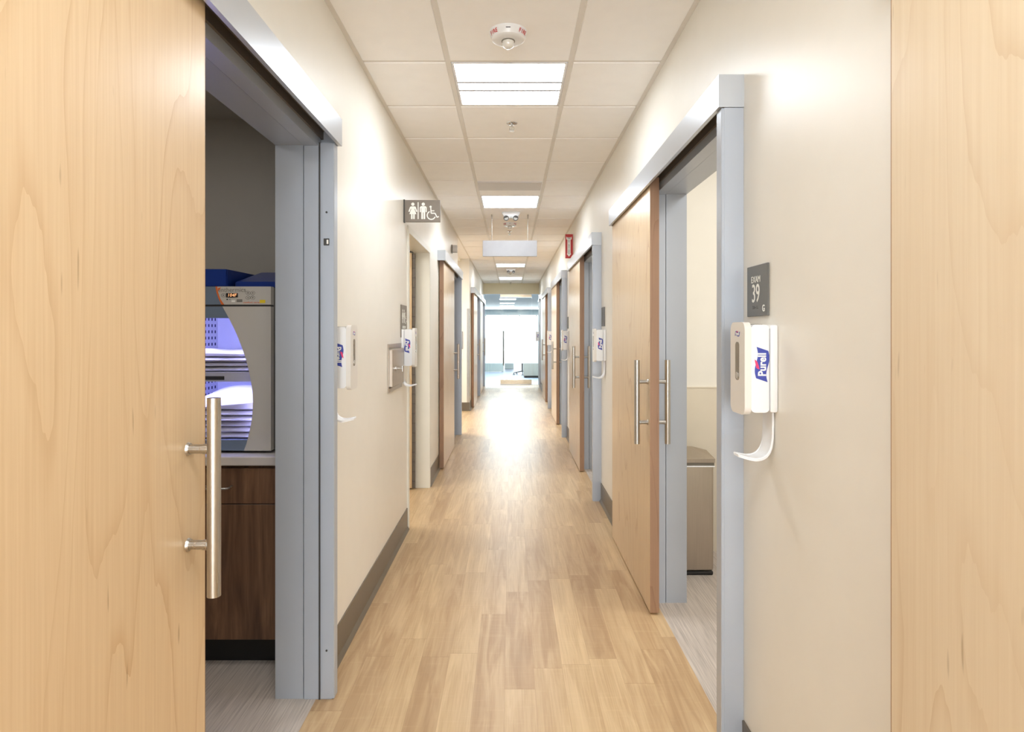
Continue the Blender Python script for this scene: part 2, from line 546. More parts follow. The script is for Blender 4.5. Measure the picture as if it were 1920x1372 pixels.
XLB, XRB = XL - WT, XR + WT
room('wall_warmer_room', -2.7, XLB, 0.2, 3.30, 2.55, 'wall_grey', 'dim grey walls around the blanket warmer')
room('wall_restroom', -2.7, XLB, 3.9, 6.6, 2.55, 'wall', 'walls of the restroom behind its open door')
room('wall_treatment_room', -2.7, XLB, 7.2, 8.82, 2.55, 'wall', 'walls of the room behind the sliding door next to the restroom')
room('wall_side_passage', -3.0, XLB, 8.9, 11.4, 2.72, 'wall', 'cream walls of the side passage with a pale notice plate')
room('wall_staff_room', -2.7, XLB, 11.8, 14.15, 2.55, 'wall', 'walls of the room past the side passage')
room('wall_store_room', -2.7, XLB, 15.0, 17.0, 2.55, 'wall', 'walls of the last room before the glass wall on the passage side')
room('wall_exam_room', XRB, 3.0, 1.0, 4.10, 2.75, 'wall', 'cream walls of exam room 39 around the steel bin')
for i, y in enumerate((5.0, 8.2, 11.4)):
    room('wall_exam_room', XRB, 3.0, y, y + 2.3, 2.75, 'wall', ('cream walls of the first exam room past EXAM 39', 'cream walls of the second exam room past EXAM 39', 'cream walls of the third exam room past EXAM 39')[i])
b = bm_new(); box(b, XRB, 3.0, 4.088, 4.102, 0, 1.064); box(b, XRB, 3.0, 4.085, 4.102, 1.064, 1.072)
struct('trim_2', b, 'wainscot', 'smooth beige wall protection behind the steel bin', 'wall protection')

# baseboards
def base(sgn, segs):
    bm = bm_new(); xw = XR if sgn > 0 else XL
    for a, c in segs:
        box(bm, xw, xw - sgn * 0.006, a, c, 0, 0.155)
        pts = [(0, 0), (0.020, 0), (0.017, 0.006), (0.006, 0.022), (0, 0.022)]
        prism(bm, pts, (xw, a if sgn > 0 else c, 0), (-sgn, 0, 0), (0, 0, 1), c - a)
    return bm
bb = base(-1, [(2.50, 4.548), (5.802, 7.52), (8.80, 8.90), (11.40, 12.82), (14.10, 15.36)])
box(bb, -3.0, XL, 11.394, 11.40, 0, 0.155)
box(bb, XL - 0.0, XL + 0.006, 11.394, 11.40, 0, 0.155)
struct('baseboard_left', bb, 'base', 'dark taupe rubber baseboard on the restroom wall', 'baseboard')
struct('baseboard_right', base(1, [(-4, 2.058), (3.342, 5.298), (6.582, 8.518), (9.80, 11.748), (13.03, 16.18)]), 'base', 'dark taupe rubber baseboard on the exam room wall', 'baseboard')

# ------------------------------------------------------------------ sliding doors
def frame(n, sgn, ya, yb, post, o0, o1, label, postu=0.0735):
    """header from ya to yb, post spans post=(y0,y1), clear opening o0..o1"""
    xw = XR if sgn > 0 else XL
    X = lambda u: xw - sgn * u          # u: distance out of the wall into the corridor
    r = thing('trim_%d' % n, label, 'door frame', (xw, (o0 + o1) / 2, 0), kind='structure')
    oy = (o0 + o1) / 2
    def B(bm, u0, u1, y0, y1, z0, z1, bev=0.0):
        box(bm, X(u0) - xw, X(u1) - xw, y0 - oy, y1 - oy, z0, z1, bev, 1)
    bm = bm_new()
    B(bm, 0.080, 0.084, ya, yb, 2.166, 2.272)
    B(bm, 0.0, 0.080, ya, yb, 2.268, 2.272)
    B(bm, 0.0, 0.084, ya - 0.003, ya, 2.166, 2.273)
    B(bm, 0.0, 0.084, yb, yb + 0.003, 2.166, 2.273)
    B(bm, 0.070, 0.080, ya, yb, 2.166, 2.169)
    obj('header_cover', bm, 'header', r)
    bm = bm_new()
    B(bm, 0.002, 0.012, ya + 0.004, yb - 0.004, 2.19, 2.266)
    B(bm, 0.012, 0.066, ya + 0.004, yb - 0.004, 2.222, 2.266)
    obj('track', bm, 'track', r)
    bm = bm_new()
    B(bm, 0.0005, postu, post[0], post[1], 0, 2.165, 0.002)
    B(bm, 0.0005, postu - 0.010, post[0] - 0.0015, post[1] + 0.0015, 0, 2.165)
    obj('post', bm, 'frame', r)
    for nm, y0, y1 in (('jamb', o0 - 0.03, o0), ('jamb', o1, o1 + 0.03)):
        bm = bm_new()
        B(bm, -WT - 0.003, -0.0540, y0, y1, 0, HEAD)
        d = 0.0025
        B(bm, -0.0505, 0.004, y0 - (0 if y0 < oy else d), y1 + (d if y0 < oy else 0), 0, HEAD)
        obj(nm, bm, 'frame', r)
    bm = bm_new()
    B(bm, -WT - 0.003, -0.0540, o0 - 0.03, o1 + 0.03, HEAD, HEAD + 0.03)
    B(bm, -0.0505, 0.004, o0 - 0.03, o1 + 0.03, HEAD - 0.0025, HEAD + 0.034)
    obj('head_jamb', bm, 'frame', r)
    return r

def pull(bm_parent, x_face, outward, yh, z_mid=1.07):
    """tubular pull: bar plus two standoffs; outward is the sign of x away from the leaf"""
    xb = x_face + outward * 0.056
    bm = bm_new(); tube(bm, (xb, yh, z_mid - 0.215), (xb, yh, z_mid + 0.215), 0.0142, seg=28)
    bar = obj('pull_handle', bm, 'steel', bm_parent, smooth=40)
    for dz in (-0.104, 0.104):
        s = bm_new()
        tube(s, (x_face, yh, z_mid + dz), (xb, yh, z_mid + dz), 0.0100, seg=20)
        tube(s, (x_face, yh, z_mid + dz), (x_face + outward * 0.005, yh, z_mid + dz), 0.0145, 0.0125, seg=20)
        tube(s, (x_face + outward * 0.034, yh, z_mid + dz), (x_face + outward * 0.044, yh, z_mid + dz), 0.0112, seg=20)
        obj('standoff', s, 'steel', bar, smooth=40)

def sliding_door(n, sgn, y0, y1, yh, label, mat='maple', back=False, handle=True):
    xf = 0.7035 if sgn > 0 else -0.701
    xk = xf + sgn * 0.0455
    yc = (y0 + y1) / 2
    r = thing('door_%d' % n, label, 'door', (xf + sgn * 0.023, yc, 0.01), kind='structure')
    ox = xf + sgn * 0.023
    bm = bm_new()
    box(bm, xf - ox, xk - ox, y0 + 0.0018 - yc, y1 - 0.0018 - yc, 0, 2.20, 0.0008, 1)
    obj('leaf', bm, mat, r)
    for ya, yb in ((y0, y0 + 0.0022), (y1 - 0.0022, y1)):
        bm = bm_new(); box(bm, xf - ox, xk - ox, ya - yc, yb - yc, 0, 2.20)
        obj('edge_band', bm, 'maple_edge', r)
    if handle:
        pull(r, xf - ox, -sgn, yh - yc, 1.07 - 0.01)
        if back:
            pull(r, xk - ox, sgn, yh - yc, 1.07 - 0.01)
    return r

frame(3, -1, 0.14, 2.49, (2.443, 2.488), 1.22, 2.443, 'silver metal frame of the doorway showing the blanket warmer', 0.067)
frame(4, -1, 6.435, 8.80, (8.742, 8.79), 7.56, 8.74, 'silver metal frame of the sliding door next to the restroom', 0.067)
frame(5, -1, 11.76, 14.10, (14.062, 14.10), 12.86, 14.06, 'silver metal frame of the sliding door just past the side passage', 0.067)
frame(6, -1, 14.30, 16.66, (16.602, 16.65), 15.40, 16.60, 'silver metal frame of the last sliding door before the glass on the restroom wall', 0.067)
frame(7, 1, 2.060, 4.36, (2.062, 2.110), 2.11, 3.31, 'silver metal frame of the doorway showing the steel bin')
frame(8, 1, 5.300, 7.60, (5.302, 5.350), 5.35, 6.55, 'silver metal frame below the red fire extinguisher sign')
frame(9, 1, 8.52, 10.82, (8.522, 8.570), 8.57, 9.77, 'silver metal frame second past the EXAM 39 doorway')
frame(10, 1, 11.75, 14.05, (11.752, 11.80), 11.80, 13.00, 'silver metal frame third past the EXAM 39 doorway')
frame_end = bm_new()
box(frame_end, XR - 0.03, XR + 0.001, 16.2, 16.26, 0, 2.3); box(frame_end, XR - 0.03, XR + 0.001, 16.2, 17.1, 2.24, 2.3)
struct('trim_11', frame_end, 'frame', 'slim grey metal door frame beside the glass wall', 'door frame')

sliding_door(1, -1, 0.235, 1.4387, 1.362, 'large maple sliding door leaf with a steel pull before the blanket warmer')
sliding_door(2, -1, 6.54, 7.78, 7.70, 'maple sliding door leaf next to the restroom doorway')
sliding_door(3, -1, 11.86, 13.10, 13.02, 'maple sliding door leaf just past the side passage')
sliding_door(4, -1, 14.40, 15.64, 15.56, 'last maple sliding door leaf before the glass on the restroom wall')
sliding_door(5, 1, -0.02, 1.162, 1.10, 'pale maple sliding door leaf next to the EXAM 39 plaque', 'maple_pale', handle=False)
sliding_door(6, 1, 3.170, 4.352, 3.222, 'maple sliding door leaf half covering the doorway with the steel bin', back=True)
sliding_door(7, 1, 6.41, 7.59, 6.462, 'maple sliding door leaf below the red fire extinguisher sign', back=True)
sliding_door(8, 1, 9.70, 10.88, 9.752, 'second maple sliding door leaf past the EXAM 39 doorway', back=True)
sliding_door(9, 1, 12.86, 14.04, 12.912, 'third maple sliding door leaf past the EXAM 39 doorway', back=True)
# header over the near exam-side leaf, out of the picture
b = bm_new()
box(b, 0.681, 0.685, -1.1, 1.20, 2.166, 2.272); box(b, 0.685, XR, -1.1, 1.20, 2.268, 2.272); box(b, 0.681, XR, 1.20, 1.203, 2.166, 2.273)
struct('trim_12', b, 'header', 'silver header over the pale maple leaf next to EXAM 39', 'door frame')

# strike details on the warmer doorway post
fr = [o for o in COL.objects if o.name == 'trim_3'][0]
fx, fy = fr.location.x, fr.location.y
b = bm_new(); box(b, -0.735 - fx, -0.690 - fx + 0.0, 2.4395 - fy, 2.4425 - fy, 0.004, 2.16)
obj('strike_channel', b, 'frame', fr)
b = bm_new(); box(b, -0.7475 - fx, -0.7415 - fx, 2.4380 - fy, 2.4425 - fy, 0.0, 2.165)
obj('gap_shade', b, 'dark', fr)  # dark strip standing in for the shaded gap between jamb and post
b = bm_new(); box(b, -0.728 - fx, -0.706 - fx, 2.436 - fy, 2.4400 - fy, 1.765, 1.792, 0.001, 1)
k = obj('latch_keeper', b, 'dark', fr)
b = bm_new(); box(b, -0.716 - fx, -0.709 - fx, 2.4345 - fy, 2.4365 - fy, 1.770, 1.787, 0.001, 1)
obj('latch_tongue', b, 'sign_white', k)
for z in (1.894, 0.19):
    b = bm_new(); tube(b, (-0.717 - fx, 2.4375 - fy, z), (-0.717 - fx, 2.440 - fy, z), 0.004, seg=12)
    obj('screw', b, 'dark', fr)

# restroom doorway: hollow metal frame and open hinged leaf
r = thing('trim_13', 'off white metal door frame below the restroom picture sign', 'door frame', (XL, 5.175, 0), kind='structure')
oy = 5.175
def RB(bm, x0, x1, y0, y1, z0, z1): box(bm, x0 - XL, x1 - XL, y0 - oy, y1 - oy, z0, z1, 0.0015, 1)
for y0, y1 in ((4.55, 4.60), (5.75, 5.80)):
    b = bm_new(); RB(b, XL - WT - 0.012, XL + 0.012, y0, y1, 0, 2.205); obj('jamb', b, 'restroom_frame', r)
b = bm_new(); RB(b, XL - WT - 0.012, XL + 0.012, 4.60, 5.75, 2.155, 2.205); obj('head_jamb', b, 'restroom_frame', r)
d = thing('door_10', 'maple hinged restroom door swung open on a long steel hinge', 'door', (-0.90, 5.72, 0.012), kind='structure')
b = bm_new(); box(b, -0.99, 0, -0.022, 0.022, 0, 2.135, 0.001, 1); obj('leaf', b, 'maple', d)
b = bm_new(); box(b, 0.0015, 0.018, -0.014, 0.022, 0, 2.13)
tube(b, (0.022, -0.012, 0), (0.022, -0.012, 2.13), 0.008, seg=12)
h = obj('continuous_hinge', b, 'track', d)
for i in range(24):
    b = bm_new(); box(b, 0.0018, 0.031, -0.0205, -0.0195, 0.06 + i * 0.088, 0.064 + i * 0.088); obj('knuckle_gap', b, 'dark', h)
b = bm_new(); pipe(b, smooth_path([(-0.20, -0.05, 2.10), (-0.10, -0.16, 2.11), (0.0, -0.20, 2.125), (0.02, -0.1, 2.13)], 4), 0.007, 8)
box(b, -0.34, -0.12, -0.07, -0.022, 2.06, 2.12, 0.006)
obj('door_closer', b, 'dark', d)

# side passage corner guard
b = bm_new(); box(b, XL - 0.045, XL + 0.0025, 11.3975, 11.40, 0.155, 1.86); box(b, XL, XL + 0.0025, 11.3975, 11.45, 0.155, 1.86)
struct('trim_14', b, 'steel', 'stainless corner guard at the side passage corner', 'corner guard')

# ------------------------------------------------------------------ ceiling lights and fittings
def ceiling_light(k, label):
    yc = T0 + (k + 0.5) * TS; xc = (XG0 + XG1) / 2
    r = thing('ceiling_light', label, 'ceiling light', (xc, yc, CEIL), 'square lights down the corridor ceiling')
    hw = 0.290
    b = bm_new()
    for s in (-1, 1):
        box(b, s * hw, s * (hw - 0.012), -hw, hw, 0.0, 0.03)
        box(b, -hw + 0.012, hw - 0.012, s * hw, s * (hw - 0.012), 0.0, 0.03)
    box(b, -hw, hw, -hw, hw, 0.05, 0.055)
    obj('housing', b, 'white', r)
    ys = (-0.278, -0.066, -0.046, 0.046, 0.066, 0.278)
    for nm, a, c, z in (('lens', ys[0], ys[1], 0.010), ('lens', ys[4], ys[5], 0.010), ('center_lens', ys[2], ys[3], 0.004)):
        b = bm_new(); box(b, -0.278, 0.278, a, c, z, z + 0.004); obj(nm, b, 'lamp', r)
    for a, c in ((ys[1], ys[2]), (ys[3], ys[4])):
        b = bm_new(); box(b, -0.278, 0.278, a, c, -0.004, 0.014); obj('rib', b, 'silver', r)
    return r
for k, lab in ((0, 'large square ceiling light between the FIRE alarm and the sprinkler'), (5, 'square ceiling light between the air grille and the twin lamp emergency light'),
               (10, 'square ceiling light hidden behind the hanging silver panel'), (15, 'square ceiling light next beyond the hanging silver panel'),
               (20, 'last square ceiling light before the glass wall')):
    ceiling_light(k, lab)
def area(name, loc, size, power, col, rot=(0, 0, 0), sy=None):
    l = bpy.data.lights.new(name, 'AREA')
    l.energy = power; l.color = col; l.size = size
    if sy: l.shape = 'RECTANGLE'; l.size_y = sy
    o = bpy.data.objects.new(name, l); o.location = loc; o.rotation_euler = rot
    COL.objects.link(o); o['kind'] = 'helper'
    return o
for k in (-5, -10):
    area('corridor_troffer', ((XG0 + XG1) / 2, T0 + (k + 0.5) * TS, CEIL - 0.002), 0.56, LAMP * 0.55 * 0.55 * PI, (0.895, 0.95, 1.0))

def fire_alarm(y, label, x=-0.012):
    r = thing('ceiling_fire_alarm', label, 'fire alarm', (x, y, CEIL), 'ceiling fire alarm strobes')
    b = bm_new(); lathe(b, [(0.0, 0), (0.084, 0), (0.0835, -0.006), (0.074, -0.034), (0.068, -0.038), (0.050, -0.040), (0.0, -0.040)], seg=56)
    obj('housing', b, 'white', r, smooth=35)
    b = bm_new(); lathe(b, [(0.030, -0.0395), (0.030, -0.043), (0.025, -0.044), (0.0, -0.044)], seg=32); obj('lens_ring', b, 'grey_pl', r, smooth=40)
    b = bm_new(); lathe(b, [(0.0265, -0.043), (0.0262, -0.056), (0.022, -0.067), (0.012, -0.073), (0.0, -0.0745)], seg=28); obj('strobe_lens', b, 'lens', r, smooth=60)
    slope = math.atan2(0.0095, 0.028)
    for c0 in (-0.96, 0.96):
        b = bm_new()
        for i, ch in enumerate('FIRE'):
            a = -PI / 2 + c0 + (i - 1.5) * 0.165
            if ch == 'I': a += 0.0
            zc = -0.0195; rr = 0.0790 + 0.0004
            U = Vector((-math.sin(a), math.cos(a), 0))
            V = Vector((math.cos(a) * math.sin(slope), math.sin(a) * math.sin(slope), math.cos(slope)))
            text_bm(b, ch, 0.023, (rr * math.cos(a), rr * math.sin(a), zc), U, V, 0.0004, bold=0.0006)
        obj('lettering', b, 'alarm_red', r)
    b = bm_new(); box(b, -0.010, 0.010, -0.0815, -0.078, -0.0175, -0.0145); obj('slot', b, 'dark', r)
    return r
fire_alarm(2.80, 'white round alarm lettered FIRE nearest the first ceiling light')
fire_alarm(7.69, 'white round alarm seen above the hanging silver panel')
fire_alarm(13.75, 'small distant white round alarm between the last two ceiling lights')

def sprinkler(x, y, label):
    r = thing('sprinkler', label, 'sprinkler', (x, y, CEIL), 'ceiling sprinklers')
    b = bm_new(); lathe(b, [(0, 0), (0.036, 0), (0.034, -0.004), (0.018, -0.010), (0.0, -0.010)], seg=32); obj('escutcheon', b, 'chrome', r, smooth=40)
    b = bm_new(); tube(b, (0, 0, -0.008), (0, 0, -0.026), 0.010, seg=6)
    for s in (-1, 1):
        pipe(b, [(s * 0.010, 0, -0.024), (s * 0.014, 0, -0.036), (s * 0.005, 0, -0.049)], 0.0028, 8)
    tube(b, (0, 0, -0.026), (0, 0, -0.049), 0.003, seg=8)
    obj('frame', b, 'chrome', r, smooth=40)
    b = bm_new(); lathe(b, [(0, -0.049), (0.015, -0.049), (0.015, -0.051), (0, -0.051)], seg=24); obj('deflector', b, 'chrome', r)
sprinkler(0.006, 4.02, 'chrome sprinkler next to the first large ceiling light')
sprinkler(-0.02, 8.29, 'chrome sprinkler just above the hanging silver panel')
sprinkler(-0.01, 16.9, 'tiny distant sprinkler after the last ceiling light')

r = thing('ceiling_air_grille', 'flat pale grey air grille before the second ceiling light', 'vent', (-0.012, 5.72, CEIL))
b = bm_new(); box(b, -0.287, 0.287, -0.15, 0.15, -0.012, 0.002, 0.002, 1); obj('plate', b, 'grille', r)
b = bm_new(); box(b, -0.287, 0.287, 0.152, 0.158, -0.010, 0.0); obj('slot', b, 'dark', r)

def emergency_light(y, label):
    r = thing('ceiling_emergency_light', label, 'emergency light', (0.0, y, CEIL), 'twin lamp emergency lights')
    b = bm_new(); prism(b, [(-0.107, 0), (-0.100, -0.018), (-0.075, -0.052), (0.075, -0.052), (0.100, -0.018), (0.107, 0)], (0, 0.055, 0), (1, 0, 0), (0, 0, 1), 0.11)
    bmesh.ops.bevel(b, geom=list(b.edges), offset=0.008, segments=2, affect='EDGES')
    obj('housing', b, 'white', r, smooth=40)
    for s in (-1, 1):
        b = bm_new()
        tube(b, (s * 0.052, -0.055, -0.072), (s * 0.056, -0.010, -0.060), 0.030, 0.026, 24)
        hd = obj('lamp_head', b, 'dark', r, smooth=40)
        b = bm_new(); tube(b, (s * 0.052, -0.0562, -0.0722), (s * 0.052, -0.0545, -0.0722), 0.021, seg=24); obj('reflector', b, 'grey_pl', hd)
        b = bm_new(); tube(b, (s * 0.054, -0.03, -0.066), (s * 0.054, -0.01, -0.040), 0.012, seg=12); obj('swivel', b, 'white', hd)
emergency_light(7.02, 'white emergency light with two dark lamps above the hanging silver panel')
emergency_light(13.20, 'small distant emergency light with two lamps past the hanging panel')

r = thing('hanging_sign', 'blank silver sign panel hung from the ceiling on two rods', 'sign', (-0.012, 7.14, 2.29))
b = bm_new(); box(b, -0.309, 0.309, -0.014, 0.014, 0, 0.182, 0.003, 1); obj('panel', b, 'silver', r)
for x in (-0.205, 0.205):
    b = bm_new(); tube(b, (x, 0, 0.182), (x, 0, CEIL - 2.29), 0.004, seg=10)
    rod = obj('rod', b, 'steel', r)
    b = bm_new(); tube(b, (x, 0, CEIL - 2.29 - 0.045), (x, 0, CEIL - 2.29), 0.0085, seg=12); obj('ceiling_mount', b, 'steel', rod)

# ------------------------------------------------------------------ dispensers
def rounded(w, h, r, n=5):
    pts = []
    for cx, cy, a0 in ((w / 2 - r, h / 2 - r, 0), (-w / 2 + r, h / 2 - r, PI / 2), (-w / 2 + r, -h / 2 + r, PI), (w / 2 - r, -h / 2 + r, 3 * PI / 2)):
        for i in range(n + 1):
            a = a0 + PI / 2 * i / n
            pts.append((cx + r * math.cos(a), cy + r * math.sin(a)))
    return pts

def flag(L, H, amp, n=14, skew=-0.34):
    top, bot = [], []
    for i in range(n + 1):
        t = i / n
        w = amp * math.sin(2 * PI * (t * 0.95 + 0.02))
        top.append((-L / 2 + L * t - skew * H * 0.5, H / 2 + w))
        bot.append((-L / 2 + L * t + skew * H * 0.5, -H / 2 + w))
    return bot + top[::-1]

def logo(parent, org, U, V, s=1.0, both=True):
    """blue waving flag with white word and a pink flick; s scales it"""
    Wn = Vector(U).cross(Vector(V))
    b = bm_new(); prism(b, flag(0.090 * s, 0.033 * s, 0.0045 * s), org, U, V, 0.0006)
    lg = obj('logo', b, 'navy', parent)
    o2 = Vector(org) + Wn * 0.0006
    b = bm_new(); text_bm(b, 'Purell', 0.0315 * s, o2 + Vector(V) * (-0.001 * s), U, V, 0.0006, bold=0.0009 * s, sx=0.92)
    obj('lettering', b, 'sign_white', lg)
    b = bm_new()
    pk = [(-0.014, 0.0075), (-0.004, 0.0095), (0.009, 0.0145), (0.015, 0.0215), (0.004, 0.0195), (-0.010, 0.0165)]
    prism(b, [(u * s, v * s) for u, v in pk], o2, U, V, 0.0005)
    obj('flick', b, 'pink', lg)

def dispenser():
    """wall plane at x=0, projects toward -x, bottom of the body at z=0"""
    r = thing('hand_sanitizer_dispenser', '-', 'dispenser', (0, 0, 0), 'white wall hand sanitizer dispensers')
    b = bm_new(); box(b, -0.024, -0.0005, -0.057, 0.057, 0.004, 0.256, 0.006, 2); obj('back_plate', b, 'white', r, smooth=40)
    b = bm_new(); prism(b, [(u - 0.051, v + 0.130) for u, v in rounded(0.054, 0.252, 0.014)], (0, 0.054, 0), (1, 0, 0), (0, 0, 1), 0.108)
    bmesh.ops.bevel(b, geom=[e for e in b.edges if len(e.link_faces) == 2 and e.calc_face_angle(0) > 1.2], offset=0.010, segments=3, affect='EDGES')
    obj('housing', b, 'white', r, smooth=50)
    # front cover: flanged shell with rounded front
    b = bm_new(); prism(b, [(u, v + 0.130) for u, v in rounded(0.116, 0.268, 0.024)], (-0.078, 0, 0), (0, -1, 0), (0, 0, 1), 0.019)
    bmesh.ops.bevel(b, geom=[e for e in b.edges if len(e.link_faces) == 2 and e.calc_face_angle(0) > 1.2 and max(v.co.x for v in e.verts) < -0.09], offset=0.009, segments=3, affect='EDGES')
    cover = obj('front_cover', b, 'white_warm', r, smooth=50)
    b = bm_new(); prism(b, [(u, v + 0.150) for u, v in rounded(0.030, 0.112, 0.011)], (-0.0968, 0, 0), (0, -1, 0), (0, 0, 1), 0.0012)
    w = obj('window', b, 'clear_gel', cover)
    b = bm_new(); prism(b, [(u, v + 0.108) for u, v in rounded(0.018, 0.020, 0.008)], (-0.0979, 0, 0), (0, -1, 0), (0, 0, 1), 0.001); obj('bottle_neck', b, 'chrome', w)
    logo(cover, (-0.0969, 0, 0.230), (0, -1, 0), (0, 0, 1), 0.40)
    b = bm_new(); box(b, -0.068, -0.034, -0.028, 0.028, 0.2555, 0.2575, 0.0008, 1); obj('top_window', b, 'grey_pl', r)
    for s in (-1, 1):
        b = bm_new(); box(b, -0.0255, -0.0240, s * 0.0535, s * 0.0575, 0.012, 0.245); obj('seam', b, 'seam', r)
    logo(r, (-0.046, -0.0540, 0.142), (0, 0, 1), (-1, 0, 0), 1.0)
    logo(r, (-0.046, 0.0540, 0.142), (0, 0, -1), (-1, 0, 0), 1.0)
    pts = smooth_path([(-0.006, 0, 0.01), (-0.006, 0, -0.040), (-0.010, 0, -0.095), (-0.026, 0, -0.126), (-0.056, 0, -0.136), (-0.100, 0, -0.127)], 6)
    n = len(pts)
    wid = [0.066 + 0.006 * min(1, i / n * 2) - 0.040 * max(0, i / n - 0.78) * 4.5 for i in range(n)]
    b = bm_new(); ribbon(b, pts, wid, 0.006, (0, 1, 0))
    for s in (-1, 1):   # raised lips of the tray
        lip = [p + Vector((0, s * (w_ / 2 - 0.002), 0)) + Vector((0, 0, 0.003)) for p, w_ in zip(pts, wid)]
        pipe(b, lip, 0.0032, 8)
    obj('drip_tray', b, 'white', r, smooth=50)
    return r

disp = dispenser()
spots = [(XR, 1.850, 0, 'large white sanitizer dispenser under the EXAM 39 plaque'),
         (XR, 5.090, 0, 'white sanitizer dispenser on the wall next past EXAM 39, under a small grey plaque'),
         (XR, 8.310, 0, 'white sanitizer dispenser second past the one under EXAM 39'),
         (XR, 11.540, 0, 'small white sanitizer dispenser third past the one under EXAM 39'),
         (XR, 16.80, 0, 'tiny white sanitizer dispenser right beside the glass wall'),
         (XL, 2.632, PI, 'white sanitizer dispenser half hidden by the warmer doorway post'),
         (XL, 4.345, PI, 'white sanitizer dispenser beside the stainless hatch')]
for i, (x, y, rz, lab) in enumerate(spots):
    o = disp if i == 0 else copy_tree(disp)
    o.location = (x, y, 1.193); o.rotation_euler = (0, 0, rz); o['label'] = lab

# ------------------------------------------------------------------ wall plaques and signs
def dots(b, org, U, V, n, pitch=0.0055):
    for i in range(n):
        for j in range(3):
            for c in range(2):
                if random.random() < 0.55:
                    p = Vector(org) + Vector(U) * ((i - n / 2) * pitch * 1.7 + c * pitch * 0.55) + Vector(V) * (j * pitch * 0.6)
                    ball(b, p, 0.0012, u=6, v=4)

def exam_plaque(y, number, label, group=None):
    r = thing('room_plaque', label, 'sign', (XR, y, 1.477), 'grey plaques beside the exam rooms')
    b = bm_new(); box(b, -0.007, -0.0005, -0.079, 0.079, 0, 0.157, 0.001, 1); obj('plate', b, 'sign', r)
    if number:
        U, V = (0, -1, 0), (0, 0, 1)
        for nm, tx, sz, py, pz, bo, sx in (('room_name', 'EXAM', 0.029, 0.008, 0.113, 0.0, 0.95), ('room_number', number, 0.080, 0.008, 0.068, 0.0004, 0.80), ('suffix_letter', 'G', 0.028, -0.052, 0.022, 0.0006, 0.95)):
            b = bm_new(); text_bm(b, tx, sz, (-0.0072, py, pz), U, V, 0.001, bold=bo, sx=sx); obj(nm, b, 'sign_white', r)
        b = bm_new(); dots(b, (-0.0070, 0.008, 0.024), U, V, 5); obj('braille', b, 'dark', r)
exam_plaque(1.934, '39', 'dark grey plaque reading EXAM 39')
exam_plaque(5.175, None, 'small dark grey plaque above the second sanitizer dispenser on the exam wall')
exam_plaque(8.40, None, 'thin sliver of grey plaque beyond the door under the red sign')

def woman(b, org, U, V, s):
    h = [(math.cos(i * PI / 8) * 0.10, 0.90 + math.sin(i * PI / 8) * 0.10) for i in range(16)]
    prism(b, [(u * s, v * s) for u, v in h], org, U, V, 0.0008)
    body = [(-0.10, 0.77), (0.10, 0.77), (0.17, 0.74), (0.27, 0.46), (0.20, 0.43), (0.12, 0.64), (0.10, 0.60), (0.21, 0.30), (0.11, 0.30), (0.11, 0.0), (0.02, 0.0), (0.02, 0.30),
            (-0.02, 0.30), (-0.02, 0.0), (-0.11, 0.0), (-0.11, 0.30), (-0.21, 0.30), (-0.10, 0.60), (-0.12, 0.64), (-0.20, 0.43), (-0.27, 0.46), (-0.17, 0.74)]
    prism(b, [(u * s, v * s) for u, v in body], org, U, V, 0.0008)
def man(b, org, U, V, s):
    h = [(math.cos(i * PI / 8) * 0.10, 0.90 + math.sin(i * PI / 8) * 0.10) for i in range(16)]
    prism(b, [(u * s, v * s) for u, v in h], org, U, V, 0.0008)
    body = [(-0.14, 0.78), (0.14, 0.78), (0.21, 0.71), (0.21, 0.42), (0.14, 0.42), (0.14, 0.66), (0.115, 0.66), (0.115, 0.0), (0.02, 0.0), (0.02, 0.40),
            (-0.02, 0.40), (-0.02, 0.0), (-0.115, 0.0), (-0.115, 0.66), (-0.14, 0.66), (-0.14, 0.42), (-0.21, 0.42), (-0.21, 0.71)]
    prism(b, [(u * s, v * s) for u, v in body], org, U, V, 0.0008)
def stroke(b, pts, w, org, U, V):
    for (x0, y0), (x1, y1) in zip(pts, pts[1:]):
        L = math.hypot(x1 - x0, y1 - y0); nx, ny = -(y1 - y0) / L * w / 2, (x1 - x0) / L * w / 2
        prism(b, [(x0 - nx, y0 - ny), (x1 - nx, y1 - ny), (x1 + nx, y1 + ny), (x0 + nx, y0 + ny)], org, U, V, 0.0008)
def wheelchair(b, org, U, V, s):
    P = lambda l: [(u * s, v * s) for u, v in l]
    prism(b, P([(-0.02 + math.cos(i * PI / 6) * 0.065, 0.72 + math.sin(i * PI / 6) * 0.065) for i in range(12)]), org, U, V, 0.0008)
    w = 0.062 * s
    stroke(b, P([(-0.01, 0.66), (0.01, 0.34), (0.24, 0.34), (0.36, 0.10), (0.46, 0.15)]), w, org, U, V)
    stroke(b, P([(0.0, 0.48), (0.20, 0.48)]), w * 0.85, org, U, V)
    arc = [(0.02 + 0.24 * math.cos(a), 0.22 + 0.24 * math.sin(a)) for a in [math.radians(115 + i * 16) for i in range(15)]]
    stroke(b, P(arc), w, org, U, V)

